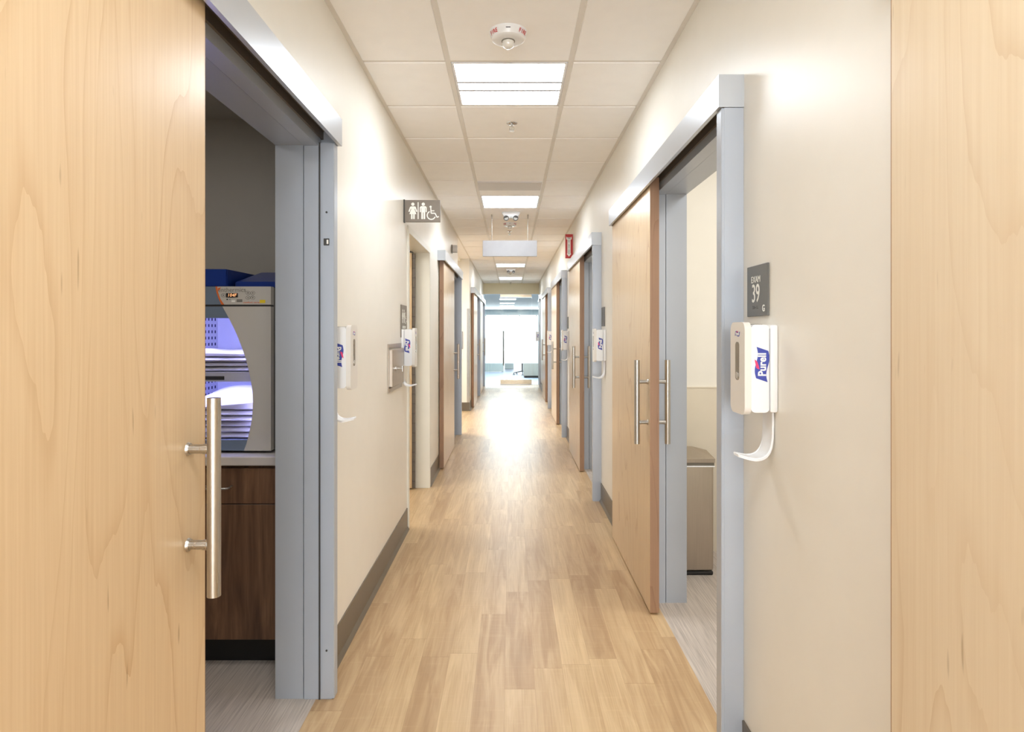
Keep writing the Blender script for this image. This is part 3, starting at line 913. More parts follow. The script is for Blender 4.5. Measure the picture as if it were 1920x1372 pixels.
# flag sign over the restroom door, standing out of the wall
r = thing('restroom_sign', 'taupe restroom flag sign with white woman, man and wheelchair symbols', 'sign', (XL, 4.417, 2.203))
b = bm_new(); box(b, 0.0005, 0.258, -0.010, 0.010, 0, 0.154, 0.001, 1); obj('panel', b, 'sign_taupe', r)
b = bm_new(); box(b, 0.0003, 0.010, -0.013, 0.013, -0.004, 0.158, 0.001, 1); obj('wall_bracket', b, 'dark', r)
U, V = (1, 0, 0), (0, 0, 1)
b = bm_new(); woman(b, (0.066, -0.010, 0.020), U, V, 0.116); obj('woman_symbol', b, 'sign_white', r)
b = bm_new(); man(b, (0.139, -0.010, 0.020), U, V, 0.116); obj('man_symbol', b, 'sign_white', r)
b = bm_new(); wheelchair(b, (0.193, -0.010, 0.020), U, V, 0.120); obj('wheelchair_symbol', b, 'sign_white', r)
b = bm_new(); prism(b, [(-0.003, 0), (0.003, 0), (0.003, 0.118), (-0.003, 0.118)], (0.103, -0.010, 0.020), U, V, 0.0008); obj('divider', b, 'sign_white', r)

r = thing('restroom_plaque', 'square taupe wall plaque with pictograms above the stainless hatch', 'sign', (XL, 4.395, 1.392))
b = bm_new(); box(b, 0.0005, 0.007, -0.112, 0.112, 0, 0.225, 0.001, 1); obj('plate', b, 'sign_taupe', r)
U, V = (0, 1, 0), (0, 0, 1)
b = bm_new(); woman(b, (0.0072, -0.062, 0.100), U, V, 0.095); man(b, (0.0072, 0.0, 0.100), U, V, 0.095); wheelchair(b, (0.0072, 0.052, 0.100), U, V, 0.10)
obj('symbols', b, 'sign_white', r)
b = bm_new(); text_bm(b, 'RESTROOM', 0.026, (0.0072, 0, 0.070), U, V, 0.001); obj('lettering', b, 'sign_white', r)
b = bm_new(); dots(b, (0.0070, 0.0, 0.032), U, V, 8); obj('braille', b, 'sign_white', r)

r = thing('extinguisher_sign', 'narrow red and white arrow sign reading FIRE EXTINGUISHER', 'sign', (XR, 7.75, 2.342))
U, V = (1, 0, 0), (0, 0, 1)
b = bm_new(); prism(b, [(-0.093, 0), (-0.030, 0), (-0.002, 0.045), (-0.002, 0.297), (-0.093, 0.297)], (0, 0.003, 0), U, V, 0.006); obj('plate', b, 'red', r)
b = bm_new(); box(b, -0.006, -0.0004, -0.004, 0.014, 0.05, 0.297); obj('wall_flange', b, 'red', r)
b = bm_new(); prism(b, [(-0.048, 0.020), (-0.020, 0.055), (-0.029, 0.058), (-0.029, 0.232), (-0.016, 0.232), (-0.016, 0.268), (-0.026, 0.258), (-0.070, 0.258), (-0.080, 0.268), (-0.080, 0.232), (-0.067, 0.232), (-0.067, 0.058), (-0.076, 0.055)],
                (0, -0.0030, 0), U, V, 0.0006); obj('arrow', b, 'sign_white', r)
b = bm_new()
text_bm(b, 'FIRE', 0.022, (-0.048, -0.0036, 0.246), U, V, 0.0006, bold=0.0004)
for i, ch in enumerate('EXTINGUISHER'):
    text_bm(b, ch, 0.019, (-0.048, -0.0036, 0.224 - i * 0.0150), U, V, 0.0006, bold=0.0006, sx=1.15)
obj('lettering', b, 'dark', r)

r = thing('mounted_call_light', 'small pale grey box above the sliding door next to the restroom', 'indicator light', (XL, 8.0, 2.44))
b = bm_new(); box(b, 0.0005, 0.012, -0.05, 0.05, 0, 0.10, 0.002, 1); obj('back_box', b, 'grey_pl', r)
b = bm_new(); box(b, 0.012, 0.072, -0.046, 0.046, 0.004, 0.096, 0.008, 2); obj('cover', b, 'grille', r)

# things on the wall of the side passage, facing down the corridor
b = bm_new(); box(b, -0.925, -0.872, -0.012, -0.0005, 1.125, 1.445, 0.002, 1)
tag(obj('notice_plate', b, 'silver', None, (0, 11.40, 0)), 'upright pale grey plate on the side passage wall', 'notice plate')
r = thing('light_switch', 'small white switch below the pale plate in the side passage', 'light switch', (-0.90, 11.40, 0.935))
b = bm_new(); box(b, -0.035, 0.035, -0.006, -0.0005, 0, 0.115, 0.002, 1); obj('cover_plate', b, 'white', r)
b = bm_new(); box(b, -0.016, 0.016, -0.009, -0.006, 0.025, 0.09, 0.001, 1); obj('rocker', b, 'white', r)

# stainless hatch
r = thing('wall_hatch', 'square stainless hatch with a turn handle beside the restroom doorway', 'hatch', (XL, 4.07, 1.055))
b = bm_new()
for y0, y1, z0, z1 in ((-0.24, -0.215, 0, 0.30), (0.215, 0.24, 0, 0.30), (-0.215, 0.215, 0, 0.025), (-0.215, 0.215, 0.275, 0.30)):
    box(b, 0.0005, 0.006, y0, y1, z0, z1, 0.001, 1)
obj('flange', b, 'steel_flat', r)
b = bm_new(); box(b, 0.0005, 0.026, -0.205, 0.205, 0.034, 0.266, 0.003, 2); obj('door_panel', b, 'steel_flat', r)
b = bm_new(); tube(b, (0.026, -0.10, 0.143), (0.070, -0.10, 0.143), 0.0045, seg=14); tube(b, (0.026, -0.10, 0.143), (0.030, -0.10, 0.143), 0.014, seg=16)
tube(b, (0.068, -0.10, 0.125), (0.068, -0.10, 0.161), 0.0045, seg=14)
obj('turn_handle', b, 'chrome', r, smooth=40)

# ------------------------------------------------------------------ warmer room
WF = 2.72                                    # front face of the warmer
def wx(px, d=WF): return (px - 958) * d / 1176
def wz(y, d=WF): return EYE + (623 - y) * d / 1176

cab = thing('base_cabinet', 'dark walnut base cabinet under the blanket warmer', 'cabinet', (-1.24, 2.96, 0))
ox, oy = -1.24, 2.96
def CB(b, x0, x1, y0, y1, z0, z1, bev=0.0): box(b, x0 - ox, x1 - ox, y0 - oy, y1 - oy, z0, z1, bev, 1)
CW0, CW1 = -1.545, -0.935
b = bm_new(); CB(b, CW0, CW1, 2.68, 3.28, 0.122, 0.862); obj('carcass', b, 'walnut', cab)
b = bm_new(); CB(b, CW0, CW1, 2.73, 3.28, 0.0, 0.120); obj('toe_kick', b, 'black', cab)
b = bm_new(); CB(b, CW0 + 0.002, CW1 - 0.002, 2.660, 2.679, 0.701, 0.850, 0.001); dr = obj('drawer_front', b, 'walnut', cab)
b = bm_new(); pts = smooth_path([(-0.055, 2.660 - oy, 0.775), (-0.050, 2.632 - oy, 0.772), (0.0, 2.628 - oy, 0.771), (0.050, 2.632 - oy, 0.772), (0.055, 2.660 - oy, 0.775)], 5)
pipe(b, pts, 0.0045, 10); obj('drawer_pull', b, 'steel', dr, smooth=40)
b = bm_new(); CB(b, CW0 + 0.002, CW1 - 0.002, 2.660, 2.679, 0.124, 0.697, 0.001); obj('cabinet_door', b, 'walnut', cab)

b = bm_new(); box(b, -2.3, XLB - 0.003, 2.645, 3.297, 0.864, 0.902, 0.004, 2)
tag(obj('countertop', b, 'counter'), 'pale grey countertop carrying the blanket warmer', 'countertop')

WX0, WX1 = -1.53, wx(508)
WZ0, WZ1 = 0.914, wz(537)
WB = 3.24
r = thing('blanket_warmer', 'grey countertop blanket warmer with a curved lit window', 'blanket warmer', (0, WF, 0.903))
oz = 0.903
def WBX(b, x0, x1, y0, y1, z0, z1, bev=0.0): box(b, x0, x1, y0 - WF, y1 - WF, z0 - oz, z1 - oz, bev, 2)
b = bm_new()
WBX(b, WX0, WX0 + 0.03, WF + 0.034, WB, WZ0, WZ1); WBX(b, WX1 - 0.03, WX1 - 0.002, WF + 0.034, WB, WZ0, WZ1 - 0.004)
WBX(b, WX0 + 0.03, WX1 - 0.03, WF + 0.034, WB, WZ1 - 0.085, WZ1 - 0.004); WBX(b, WX0 + 0.03, WX1 - 0.03, WF + 0.034, WB, WZ0, WZ0 + 0.04)
WBX(b, WX0 + 0.03, WX1 - 0.03, WB - 0.03, WB, WZ0 + 0.04, WZ1 - 0.085)
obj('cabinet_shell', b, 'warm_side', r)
for x in (WX0 + 0.05, WX1 - 0.05):
    b = bm_new(); tube(b, (x, 0.06, 0), (x, 0.06, WZ0 - oz), 0.016, seg=14); obj('foot', b, 'black', r)
# interior liners
b = bm_new(); WBX(b, WX0 + 0.030, WX0 + 0.033, WF + 0.036, WB - 0.03, WZ0 + 0.04, WZ1 - 0.085)
lin = obj('perforated_liner', b, 'perf', r)
b = bm_new()
for zi in range(18):
    for yi in range(12):
        y = WF + 0.075 + yi * 0.034; z = WZ0 + 0.075 + zi * 0.031
        if y < WB - 0.05 and abs(z - 1.24) > 0.03:
            WBX(b, WX0 + 0.0328, WX0 + 0.0338, y, y + 0.012, z, z + 0.014)
obj('holes', b, 'hole', lin)
b = bm_new(); WBX(b, WX0 + 0.033, WX1 - 0.033, WB - 0.036, WB - 0.030, WZ0 + 0.04, WZ1 - 0.085)
WBX(b, WX1 - 0.033, WX1 - 0.030, WF + 0.036, WB - 0.03, WZ0 + 0.04, WZ1 - 0.085)
obj('plain_liner', b, 'perf', r)
SZ = wz(697, 2.78)
b = bm_new(); WBX(b, WX0 + 0.033, WX1 - 0.033, WF + 0.045, WB - 0.036, SZ - 0.006, SZ); WBX(b, WX0 + 0.033, WX1 - 0.033, WF + 0.042, WF + 0.046, SZ - 0.042, SZ)
sh = obj('shelf', b, 'perf', r)
b = bm_new(); WBX(b, -1.345, -1.262, WF + 0.0405, WF + 0.042, SZ - 0.034, SZ - 0.018); obj('shelf_label', b, 'dark', sh)
b = bm_new(); WBX(b, WX0 + 0.08, WX1 - 0.08, WF + 0.048, WF + 0.062, WZ1 - 0.092, WZ1 - 0.086); obj('interior_lamp', b, 'warm_led', r)
b = bm_new(); WBX(b, WX0 + 0.08, WX1 - 0.08, WF + 0.054, WF + 0.066, SZ - 0.014, SZ - 0.007); obj('interior_lamp', b, 'warm_led', r)
for x in (WX0 + 0.045, WX1 - 0.045):
    b = bm_new(); WBX(b, x - 0.006, x + 0.006, WF + 0.046, WF + 0.050, WZ0 + 0.06, SZ - 0.05); WBX(b, x - 0.006, x + 0.006, WF + 0.046, WF + 0.050, SZ + 0.03, WZ1 - 0.10)
    obj('added_glow_strip', b, 'warm_led', r)  # glowing strips added behind the door frame to brighten the blankets
# front: control panel with slate side, grey face, orange swoosh
def P(px, y): return (wx(px), wz(y) - oz)
def front(name, pts, mat, parent, y0, depth, bev=0.0):
    bm = bm_new()
    prism(bm, pts, (0, y0 + depth, 0), (1, 0, 0), (0, 0, 1), depth)
    if bev:
        bmesh.ops.bevel(bm, geom=[e for e in bm.edges if e.calc_face_angle(0) > 0.9 and min(v.co.x for v in e.verts) > WX1 - 0.004], offset=bev, segments=3, affect='EDGES')
    return obj(name, bm, mat, parent, smooth=40)
arc_top = [(407, 537), (409, 548), (413, 560), (418, 571)]
arc = [(417, 574.5), (424, 587), (430, 598), (438, 614), (446, 632), (453, 650), (460, 670), (466, 692), (470, 712), (473, 732), (474, 752), (473.5, 772), (471, 793), (467, 812), (462, 832), (457, 845)]
L0 = WX0
panel = front('control_panel', [P(*a) for a in arc_top] + [(WX1, P(0, 571)[1]), (WX1, P(0, 537)[1])], 'warm_grey', r, 0.0, 0.034, 0.010)
front('slate_panel', [(L0, P(0, 537)[1])] + [P(a - 3.0, y) for a, y in arc_top] + [(L0, P(0, 571)[1])], 'warm_blue', r, 0.0, 0.034)
front('orange_trim', [P(a - 3.0, y) for a, y in arc_top] + [P(a + (0.4 if i == 0 else 0.0) + (2.5 if i == 3 else 0), y) for i, (a, y) in reversed(list(enumerate(arc_top)))], 'orange', panel, -0.0006, 0.030)
front('seam_strip', [(L0, P(0, 571)[1]), (L0, P(0, 574.5)[1]), (WX1 - 0.003, P(0, 574.5)[1]), (WX1 - 0.003, P(0, 571)[1])], 'dark', r, 0.004, 0.030)
dface = front('door_face', [P(*a) for a in arc] + [(WX1, P(0, 845)[1]), (WX1, P(0, 574.5)[1])], 'warm_grey', r, 0.0, 0.034, 0.010)
zt, zb = P(0, 596)[1], P(0, 825)[1]
b = bm_new()
prism(b, [(L0, P(0, 574.5)[1])] + [P(*a) for a in arc[:3]] + [(wx(428.8), zt), (L0, zt)], (0, 0.032, 0), (1, 0, 0), (0, 0, 1), 0.028)
prism(b, [(L0, zb), (wx(463.9), zb)] + [P(*a) for a in arc[14:]] + [(L0, P(0, 845)[1])], (0, 0.032, 0), (1, 0, 0), (0, 0, 1), 0.028)
prism(b, [(L0, zt), (L0 + 0.05, zt), (L0 + 0.03, (zt + zb) / 2), (L0 + 0.05, zb), (L0, zb)], (0, 0.032, 0), (1, 0, 0), (0, 0, 1), 0.028)
obj('door_frame', b, 'warm_blue', r)
front('window_pane', [(L0 + 0.05, zt), (wx(428.8), zt)] + [P(*a) for a in arc[3:14]] + [(wx(463.9), zb), (L0 + 0.05, zb)], 'warm_pane', r, 0.014, 0.004)
U, V = (1, 0, 0), (0, 0, 1)
def onp(px, y, e=0.0): return (wx(px), -e, wz(y) - oz)
b = bm_new(); text_bm(b, 'enthermics', 0.0275, onp(435, 543.5), U, V, 0.001, sx=0.98); obj('lettering', b, 'grey_pl', panel)
b = bm_new(); prism(b, [(-0.006, 0.004), (-0.006, -0.008), (0.0, -0.004), (0.006, 0.006)], onp(411.5, 541.5), U, V, 0.001); obj('mark', b, 'orange', panel)
b = bm_new(); box(b, wx(424), wx(446), -0.0015, 0.002, wz(557.5) - oz, wz(549.5) - oz); disp_ = obj('display', b, 'black', panel)
b = bm_new(); text_bm(b, '104F', 0.0185, onp(435, 553.5, 0.0016), U, V, 0.0006, bold=0.0, shear=0.15, sx=1.10); obj('digits', b, 'digits', disp_)
for px, y in ((419, 553.5), (465, 549), (474, 549), (465, 558), (474, 558)):
    b = bm_new()
    ringp = [(wx(px) + 0.0095 * math.cos(i * PI / 10), -0.0004, wz(y) - oz + 0.0075 * math.sin(i * PI / 10)) for i in range(21)]
    pipe(b, ringp, 0.0007, 5); tube(b, (wx(px), -0.0006, wz(y) - oz), (wx(px), 0.001, wz(y) - oz), 0.003, seg=8)
    obj('button', b, 'grey_pl', panel)
for px, y, w_, h_, m_ in ((426, 561.2, 2.4, 2.2, 'black'), (431, 561.2, 2.0, 1.6, 'grey_pl'), (437.5, 564.5, 6.5, 3.6, 'sign_white'), (449, 563.5, 10.5, 5.2, 'grey_pl')):
    b = bm_new(); box(b, wx(px - w_ / 2), wx(px + w_ / 2), -0.0008, 0.001, wz(y + h_ / 2) - oz, wz(y - h_ / 2) - oz); obj('indicator' if w_ < 3 else 'small_label', b, m_, panel)
b = bm_new(); text_bm(b, 'comfort series', 0.013, onp(472, 566.8), U, V, 0.0006); obj('tagline', b, 'orange', panel)
b = bm_new(); box(b, wx(487), wx(497.5), -0.0008, 0.001, wz(568) - oz, wz(562) - oz); obj('sticker', b, 'yellow', panel)

# blankets inside
def cloth_slab(x0, x1, y0, y1, z0, h, amp, seed, slope=0.0, puff=0.0, nx=26, ny=14):
    """a folded blanket: rounded edges all round, rippled top"""
    rnd = random.Random(seed)
    ph = [rnd.uniform(0, 6.28) for _ in range(6)]; fr = [rnd.uniform(14, 40) for _ in range(6)]
    bm = bm_new()
    top, bot = [], []
    for i in range(nx + 1):
        tr, br = [], []
        for j in range(ny + 1):
            u, v = i / nx, j / ny
            x = x0 + (x1 - x0) * u; y = y0 + (y1 - y0) * v
            e = min(1.0, 6 * min(u, 1 - u, v, 1 - v)); e = math.sqrt(max(0, 1 - (1 - e) ** 2))
            w = sum(math.sin(fr[k] * (x * (1 if k % 2 else 0.5) + y * (0.6 if k % 3 else 1)) + ph[k]) for k in range(6)) / 6
            zz = h * (0.5 + 0.5 * e) + amp * w * e + slope * (u - 0.5) + puff * math.sin(PI * min(1, u * 1.0)) * math.sin(PI * v) * e
            inset = 0.004 * (1 - e)
            tr.append(bm.verts.new((x, y + amp * 0.8 * math.sin(30 * x + ph[1]) * (1 - v), z0 + max(0.002, zz))))
            br.append(bm.verts.new((x + (0.5 - u) * 0.01, y + (0.5 - v) * 0.01 + amp * 0.8 * math.sin(30 * x + ph[1]) * (1 - v), z0 + 0.22 * h * (1 - e) + 0.0003)))
        top.append(tr); bot.append(br)
    for i in range(nx):
        for j in range(ny):
            bm.faces.new([top[i][j], top[i + 1][j], top[i + 1][j + 1], top[i][j + 1]])
            bm.faces.new([bot[i][j], bot[i][j + 1], bot[i + 1][j + 1], bot[i + 1][j]])
    for i in range(nx):
        bm.faces.new([bot[i][0], bot[i + 1][0], top[i + 1][0], top[i][0]]); bm.faces.new([top[i][ny], top[i + 1][ny], bot[i + 1][ny], bot[i][ny]])
    for j in range(ny):
        bm.faces.new([top[0][j], top[0][j + 1], bot[0][j + 1], bot[0][j]]); bm.faces.new([bot[nx][j], bot[nx][j + 1], top[nx][j + 1], top[nx][j]])
    return bm
def blanket(bm, label, grp):
    return tag(obj('folded_blanket', bm, 'blanket', smooth=60), label, 'blanket', grp)
bx0, bx1 = WX0 + 0.04, WX1 - 0.05
names_up = ('bottom white blanket on the upper shelf of the warmer', 'second white blanket from the bottom on the upper shelf of the warmer',
            'third white blanket from the bottom on the upper shelf of the warmer', 'rumpled topmost white blanket on the upper shelf of the warmer')
z = SZ + 0.001
for i, nm in enumerate(names_up):
    h = 0.019 if i < 3 else 0.030
    blanket(cloth_slab(bx0 + 0.004 * (i % 2), bx1 - 0.006 * (i % 3), WF + (0.052 if i < 3 else 0.064) + 0.004 * (i % 2), WB - 0.06, z, h, 0.0022 if i < 3 else 0.010, 11 + i, slope=-0.006 if i == 3 else 0), nm, 'blankets on the upper shelf')
    z += h + 0.0022
z = WZ0 + 0.041
names_lo = ('lowest white blanket on the warmer floor', 'second white blanket from the warmer floor', 'third white blanket from the warmer floor',
            'fourth white blanket from the warmer floor', 'fifth white blanket from the warmer floor')
for i, nm in enumerate(names_lo):
    h = 0.021
    blanket(cloth_slab(bx0 + 0.003 * ((i * 2) % 3), bx1 - 0.004 * (i % 2), WF + 0.054 + 0.007 * (i % 3), WB - 0.06, z, h, 0.0035, 31 + i), nm, 'blankets on the warmer floor')
    z += h + 0.004
blanket(cloth_slab(bx0 + 0.005, bx1, WF + 0.060, WB - 0.06, z, 0.045, 0.006, 51, slope=0.034, puff=0.050), 'puffy topmost white blanket of the lower pile in the warmer', 'blankets on the warmer floor')

# blue wedges on the warmer
def wedge(x0, x1, y0, y1, z0, hfl, hfr, hbl, hbr):
    bm = bm_new()
    vs = [bm.verts.new(p) for p in ((x0, y0, z0), (x1, y0, z0), (x1, y1, z0), (x0, y1, z0), (x0, y0, z0 + hfl), (x1, y0, z0 + hfr), (x1, y1, z0 + hbr), (x0, y1, z0 + hbl))]
    for f in ((3, 2, 1, 0), (4, 5, 6, 7), (0, 1, 5, 4), (1, 2, 6, 5), (2, 3, 7, 6), (3, 0, 4, 7)):
        bm.faces.new([vs[i] for i in f])
    bmesh.ops.bevel(bm, geom=list(bm.edges), offset=0.004, segments=2, affect='EDGES')
    return bm
tag(obj('foam_cushion', wedge(-1.60, -1.245, 2.75, 3.06, WZ1 + 0.0005, 0.080, 0.078, 0.115, 0.080), 'blue_vinyl', smooth=40), 'taller navy vinyl foam block on top of the blanket warmer', 'cushion', 'navy foam cushions')
tag(obj('foam_cushion', wedge(-1.228, -1.045, 2.79, 3.08, WZ1 + 0.0005, 0.025, 0.025, 0.095, 0.095), 'blue_vinyl', smooth=40), 'low navy vinyl foam wedge on the end of the blanket warmer', 'cushion', 'navy foam cushions')
b = bm_new(); pipe(b, smooth_path([(-1.025, 2.765, 0.9095), (-1.015, 2.78, 0.9095), (-1.00, 2.82, 0.925), (-0.985, 2.90, 0.93), (-0.97, 3.0, 0.9095)], 6), 0.006, 8)
pipe(b, smooth_path([(-1.026, 2.80, 0.922), (-1.01, 2.83, 0.941), (-0.99, 2.9, 0.913), (-0.96, 3.05, 0.910)], 6), 0.005, 8)
tag(obj('power_cord', b, 'black', smooth=60), 'black power cord lying beside the blanket warmer', 'cord')

# ------------------------------------------------------------------ exam room bin
r = thing('step_bin', 'slim brushed steel step bin in the exam 39 doorway', 'bin', (1.066, 3.81, 0))
b = bm_new(); box(b, -0.128, 0.128, -0.13, 0.15, 0.022, 0.662, 0.022, 3); obj('body', b, 'steel_flat', r, smooth=40)
b = bm_new(); box(b, -0.124, 0.124, -0.126, 0.146, 0, 0.024, 0.008, 2); obj('foot_ring', b, 'black', r)
b = bm_new(); box(b, -0.131, 0.131, -0.136, 0.155, 0.636, 0.644, 0.003, 1); obj('rim', b, 'white', r)
b = bm_new(); box(b, -0.127, 0.127, -0.130, 0.150, 0.644, 0.664); obj('collar', b, 'grey_pl', r)
b = bm_new(); prism(b, [(-0.130, -0.138), (0.130, -0.138), (0.130, 0.03), (0.075, 0.155), (-0.130, 0.155)], (0, 0, 0.664), (1, 0, 0), (0, 1, 0), 0.022)
for v in b.verts:
    if v.co.y > 0 and v.co.z > 0.67: v.co.z += 0.022
obj('lid', b, 'steel_flat', r)
b = bm_new(); box(b, -0.11, -0.045, -0.165, -0.12, 0.012, 0.024, 0.003, 1); obj('pedal', b, 'black', r)

# ------------------------------------------------------------------ glass wall and office
XD0, XD1 = -0.295, 0.572
def glass(name, label, cat, x0, x1):
    r = thing(name, label, cat, ((x0 + x1) / 2, END + 0.06, 0), kind='structure')
    c = (x0 + x1) / 2; z0 = 0.03
    b = bm_new(); box(b, x0 + 0.003 - c, x1 - 0.003 - c, -0.006, 0.006, 0.006, 2.476); obj('glass', b, 'pane', r)
    b = bm_new(); box(b, x0 + 0.003 - c, x1 - 0.003 - c, 0.0085, 0.0105, 0.575, 1.905); obj('frosted_film', b, 'film', r)
    return r
w1 = glass('window_1', 'glass sidelight with frosted band before the office desk panel', 'glass panel', XL + 0.012, XD0)
dg = glass('door_11', 'frameless glass door with frosted band and a long bar handle', 'glass door', XD0, XD1)
w2 = glass('window_2', 'narrow glass sidelight beside the glass door', 'glass panel', XD1, XR - 0.012)
c = (XD0 + XD1) / 2
for nm, z0, z1 in (('bottom_rail', 0.006, 0.13), ('top_rail', 2.39, 2.476)):
    b = bm_new(); box(b, XD0 + 0.004 - c, XD1 - 0.004 - c, -0.022, 0.022, z0, z1, 0.002, 1); obj(nm, b, 'polished', dg)
b = bm_new(); tube(b, (-0.205 - c, -0.055, 0.52), (-0.205 - c, -0.055, 1.47), 0.016, seg=18); bar = obj('bar_handle', b, 'grey_pl', dg, smooth=40)
for z in (0.62, 1.37):
    b = bm_new(); tube(b, (-0.205 - c, -0.055, z), (-0.205 - c, -0.006, z), 0.009, seg=12); obj('standoff', b, 'steel', bar)
for wnd, xs in ((w1, (-0.69,)), (w2, (0.70,))):
    for x in xs:
        b = bm_new(); tube(b, (x - wnd.location.x, -0.014, 1.885), (x - wnd.location.x, -0.006, 1.885), 0.016, seg=16); obj('glass_clip', b, 'grey_pl', wnd)
for x in (-0.09, 0.235):
    b = bm_new(); tube(b, (x - c, -0.014, 1.885), (x - c, -0.006, 1.885), 0.016, seg=16); obj('glass_clip', b, 'grey_pl', dg)
b = bm_new(); box(b, XL, XL + 0.014, END + 0.03, END + 0.09, 0, 2.478); box(b, XR - 0.014, XR, END + 0.03, END + 0.09, 0, 2.478); box(b, XL, XR, END + 0.03, END + 0.09, 2.470, 2.478)
struct('trim_15', b, 'frame', 'slim grey channel around the glass wall', 'window frame')

# office shell
b = bm_new()
box(b, -5, 5, 37.0, 37.2, 0, 2.8); box(b, -5.1, -5, END + 0.14, 37.2, 0, 2.8); box(b, 5, 5.1, END + 0.14, 37.2, 0, 2.8)
box(b, -5, XL - WT, END + 0.06, END + 0.14, 0, 2.8); box(b, XR + WT, 5, END + 0.06, END + 0.14, 0, 2.8)
struct('wall_office', b, 'office_wall', 'pale walls of the office beyond the glass wall', 'wall')
b = bm_new(); box(b, -5, 5, END + 0.14, 37.2, 2.77, 2.83)
struct('ceiling_office', b, 'office_ceiling', 'pale blue grey office ceiling beyond the glass wall', 'ceiling')
olab = ('long bright office ceiling strip first seen through the glass top', 'second bright office ceiling strip seen through the glass top', 'third bright office ceiling strip seen through the glass top', 'fourth and faintest bright office ceiling strip through the glass top')
for i, (y, x0, x1) in enumerate(((25.2, -0.45, 0.2), (28.7, -0.5, 0.15), (31.6, -0.55, 0.15), (34.6, -0.6, 0.15))):
    b = bm_new(); box(b, x0, x1, y - 0.12, y + 0.12, 2.742, 2.769, 0.004, 1)
    tag(obj('office_strip_light', b, 'office_lamp'), olab[i], 'ceiling light', 'strip lights on the office ceiling')
for y in (18.6, 21.0, 24.0, 29.0, 34.0):
    area('office_fill', (0.0, y, 2.73), 3.0, 480 if y < 23 else 150, (0.95, 0.98, 1.0), sy=1.2)  # ceiling area lights added to brighten the frosted film, in place of daylight

area('office_window_fill', (0.0, 36.9, 1.45), 9.0, 950, (0.95, 0.98, 1.0), rot=(-PI / 2, 0, 0), sy=1.6)  # unseen area light added as window daylight for office ceiling and film
r = thing('office_cabinet', 'pale office cabinet on a black plinth behind the glass door', 'cabinet', (0.85, 20.0, 0))
b = bm_new(); box(b, -0.45, 0.45, -0.28, 0.30, 0.062, 0.74, 0.004, 1); obj('body', b, 'office_wood', r)
b = bm_new(); box(b, -0.43, 0.43, -0.25, 0.28, 0.0, 0.06); obj('plinth', b, 'black', r)
r = thing('office_desk', 'long pale desk panel standing behind the frosted sidelight', 'desk', (-1.1, 23.0, 0))
b = bm_new(); box(b, -0.85, 0.83, -0.30, -0.27, 0.015, 0.72, 0.002, 1); obj('front_panel', b, 'office_panel', r)
b = bm_new(); box(b, -0.87, 0.85, -0.32, 0.42, 0.72, 0.75, 0.003, 1); obj('desktop', b, 'office_wood', r)
for x in (-0.82, 0.78):
    b = bm_new(); box(b, x, x + 0.03, -0.26, 0.40, 0, 0.72); obj('leg', b, 'office_wood', r)
b = bm_new(); box(b, -0.24, 0.10, 24.4, 24.9, 0.0, 0.68, 0.01, 1)
tag(obj('office_pedestal', b, 'office_panel'), 'pale green pedestal between the desk panel and the office chair', 'pedestal')
r = thing('office_chair', 'black five star office chair behind the glass door', 'chair', (0.38, 21.0, 0))
b = bm_new()
for i in range(5):
    a = math.radians(200 + 72 * i)
    x, y = 0.30 * math.cos(a), 0.30 * math.sin(a)
    tube(b, (0.03 * math.cos(a), 0.03 * math.sin(a), 0.125), (x, y, 0.085), 0.020, 0.013, 10)
obj('star_base', b, 'mesh_black', r, smooth=40)
for i in range(5):
    a = math.radians(200 + 72 * i)
    x, y = 0.30 * math.cos(a), 0.30 * math.sin(a)
    b = bm_new()
    for s in (-1, 1):
        tube(b, (x + s * 0.010, y, 0.03), (x + s * 0.030, y, 0.03), 0.030, seg=14)
    tube(b, (x, y, 0.03), (x, y, 0.09), 0.009, seg=8)
    obj('caster', b, 'mesh_black', r)
b = bm_new(); tube(b, (0, 0, 0.11), (0, 0, 0.42), 0.024, seg=14); obj('gas_lift', b, 'mesh_black', r)
b = bm_new(); box(b, -0.25, 0.25, -0.24, 0.24, 0.42, 0.50, 0.03, 3); obj('seat', b, 'mesh_black', r, smooth=50)
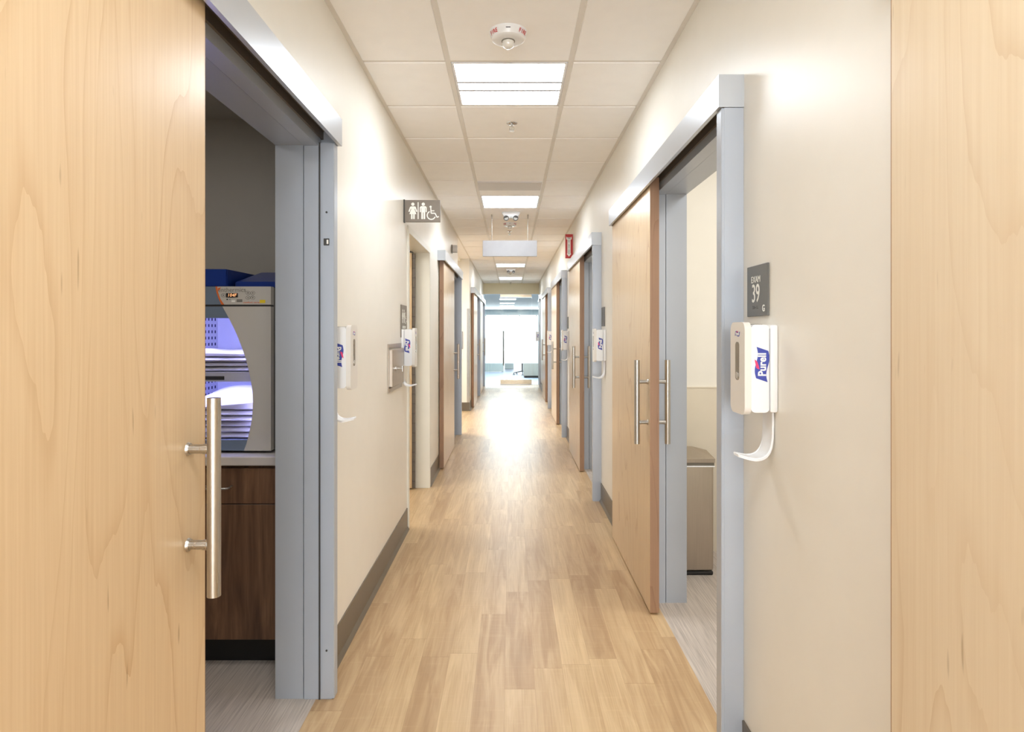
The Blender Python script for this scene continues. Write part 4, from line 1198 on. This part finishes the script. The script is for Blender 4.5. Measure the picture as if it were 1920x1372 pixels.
b = bm_new(); box(b, 0.21, 0.27, -0.22, 0.22, 0.60, 1.08, 0.025, 3); pipe(b, [(0.1, 0, 0.43), (0.25, 0, 0.47), (0.27, 0, 0.7)], 0.018, 8); obj('backrest', b, 'mesh_black', r, smooth=50)

# ------------------------------------------------------------------ unseen room lights, some added as fill, world, camera
area('daylight_behind', (0.005, -4.12, 1.4), 1.3, 150, (0.90, 0.95, 1.0), rot=(PI / 2, 0, 0), sy=2.15)
area('unseen_exam_light', (1.9, 2.6, 2.745), 1.0, 36, (1.0, 0.98, 0.95))
for y in (6.4, 9.6, 12.8):
    area('unseen_exam_light', (1.9, y, 2.745), 0.8, 22, (0.95, 0.98, 1.0))  # added unseen lights that lift the door jambs of the far exam rooms
area('passage_lamp', (-1.9, 9.7, 2.70), 0.6, 110, (1.0, 0.97, 0.92))
area('restroom_lamp', (-1.8, 5.0, 2.53), 0.5, 26, (1.0, 0.97, 0.92))
area('warmer_room_fill', (-1.8, 1.9, 2.54), 0.5, 9, (1.0, 0.97, 0.93))  # added fill; the room itself gets only corridor and warmer light

w = bpy.data.worlds.new('world'); sc.world = w; w.use_nodes = True
w.node_tree.nodes['Background'].inputs[0].default_value = (0.8, 0.9, 1.0, 1)
w.node_tree.nodes['Background'].inputs[1].default_value = 0.3

cam = bpy.data.cameras.new('camera')
cam.sensor_width = 36.0; cam.sensor_fit = 'HORIZONTAL'
cam.lens = 1176 / 1920 * 36.0
cam.shift_x = 2 / 1920
cam.shift_y = -63 / 1920
cam.clip_start = 0.02; cam.clip_end = 200
co = bpy.data.objects.new('camera', cam)
co.location = (0, 0, EYE); co.rotation_euler = (PI / 2, 0, 0)
COL.objects.link(co); sc.camera = co

vs = sc.view_settings
vs.view_transform = 'Standard'; vs.look = 'None'; vs.exposure = 0.0; vs.gamma = 1.0; vs.use_curve_mapping = False
sc.cycles.use_denoising = True
sc.cycles.max_bounces = 12; sc.cycles.diffuse_bounces = 7; sc.cycles.glossy_bounces = 5; sc.cycles.transparent_max_bounces = 12
sc.cycles.sample_clamp_indirect = 8.0
sc.cycles.caustics_reflective = False; sc.cycles.caustics_refractive = False
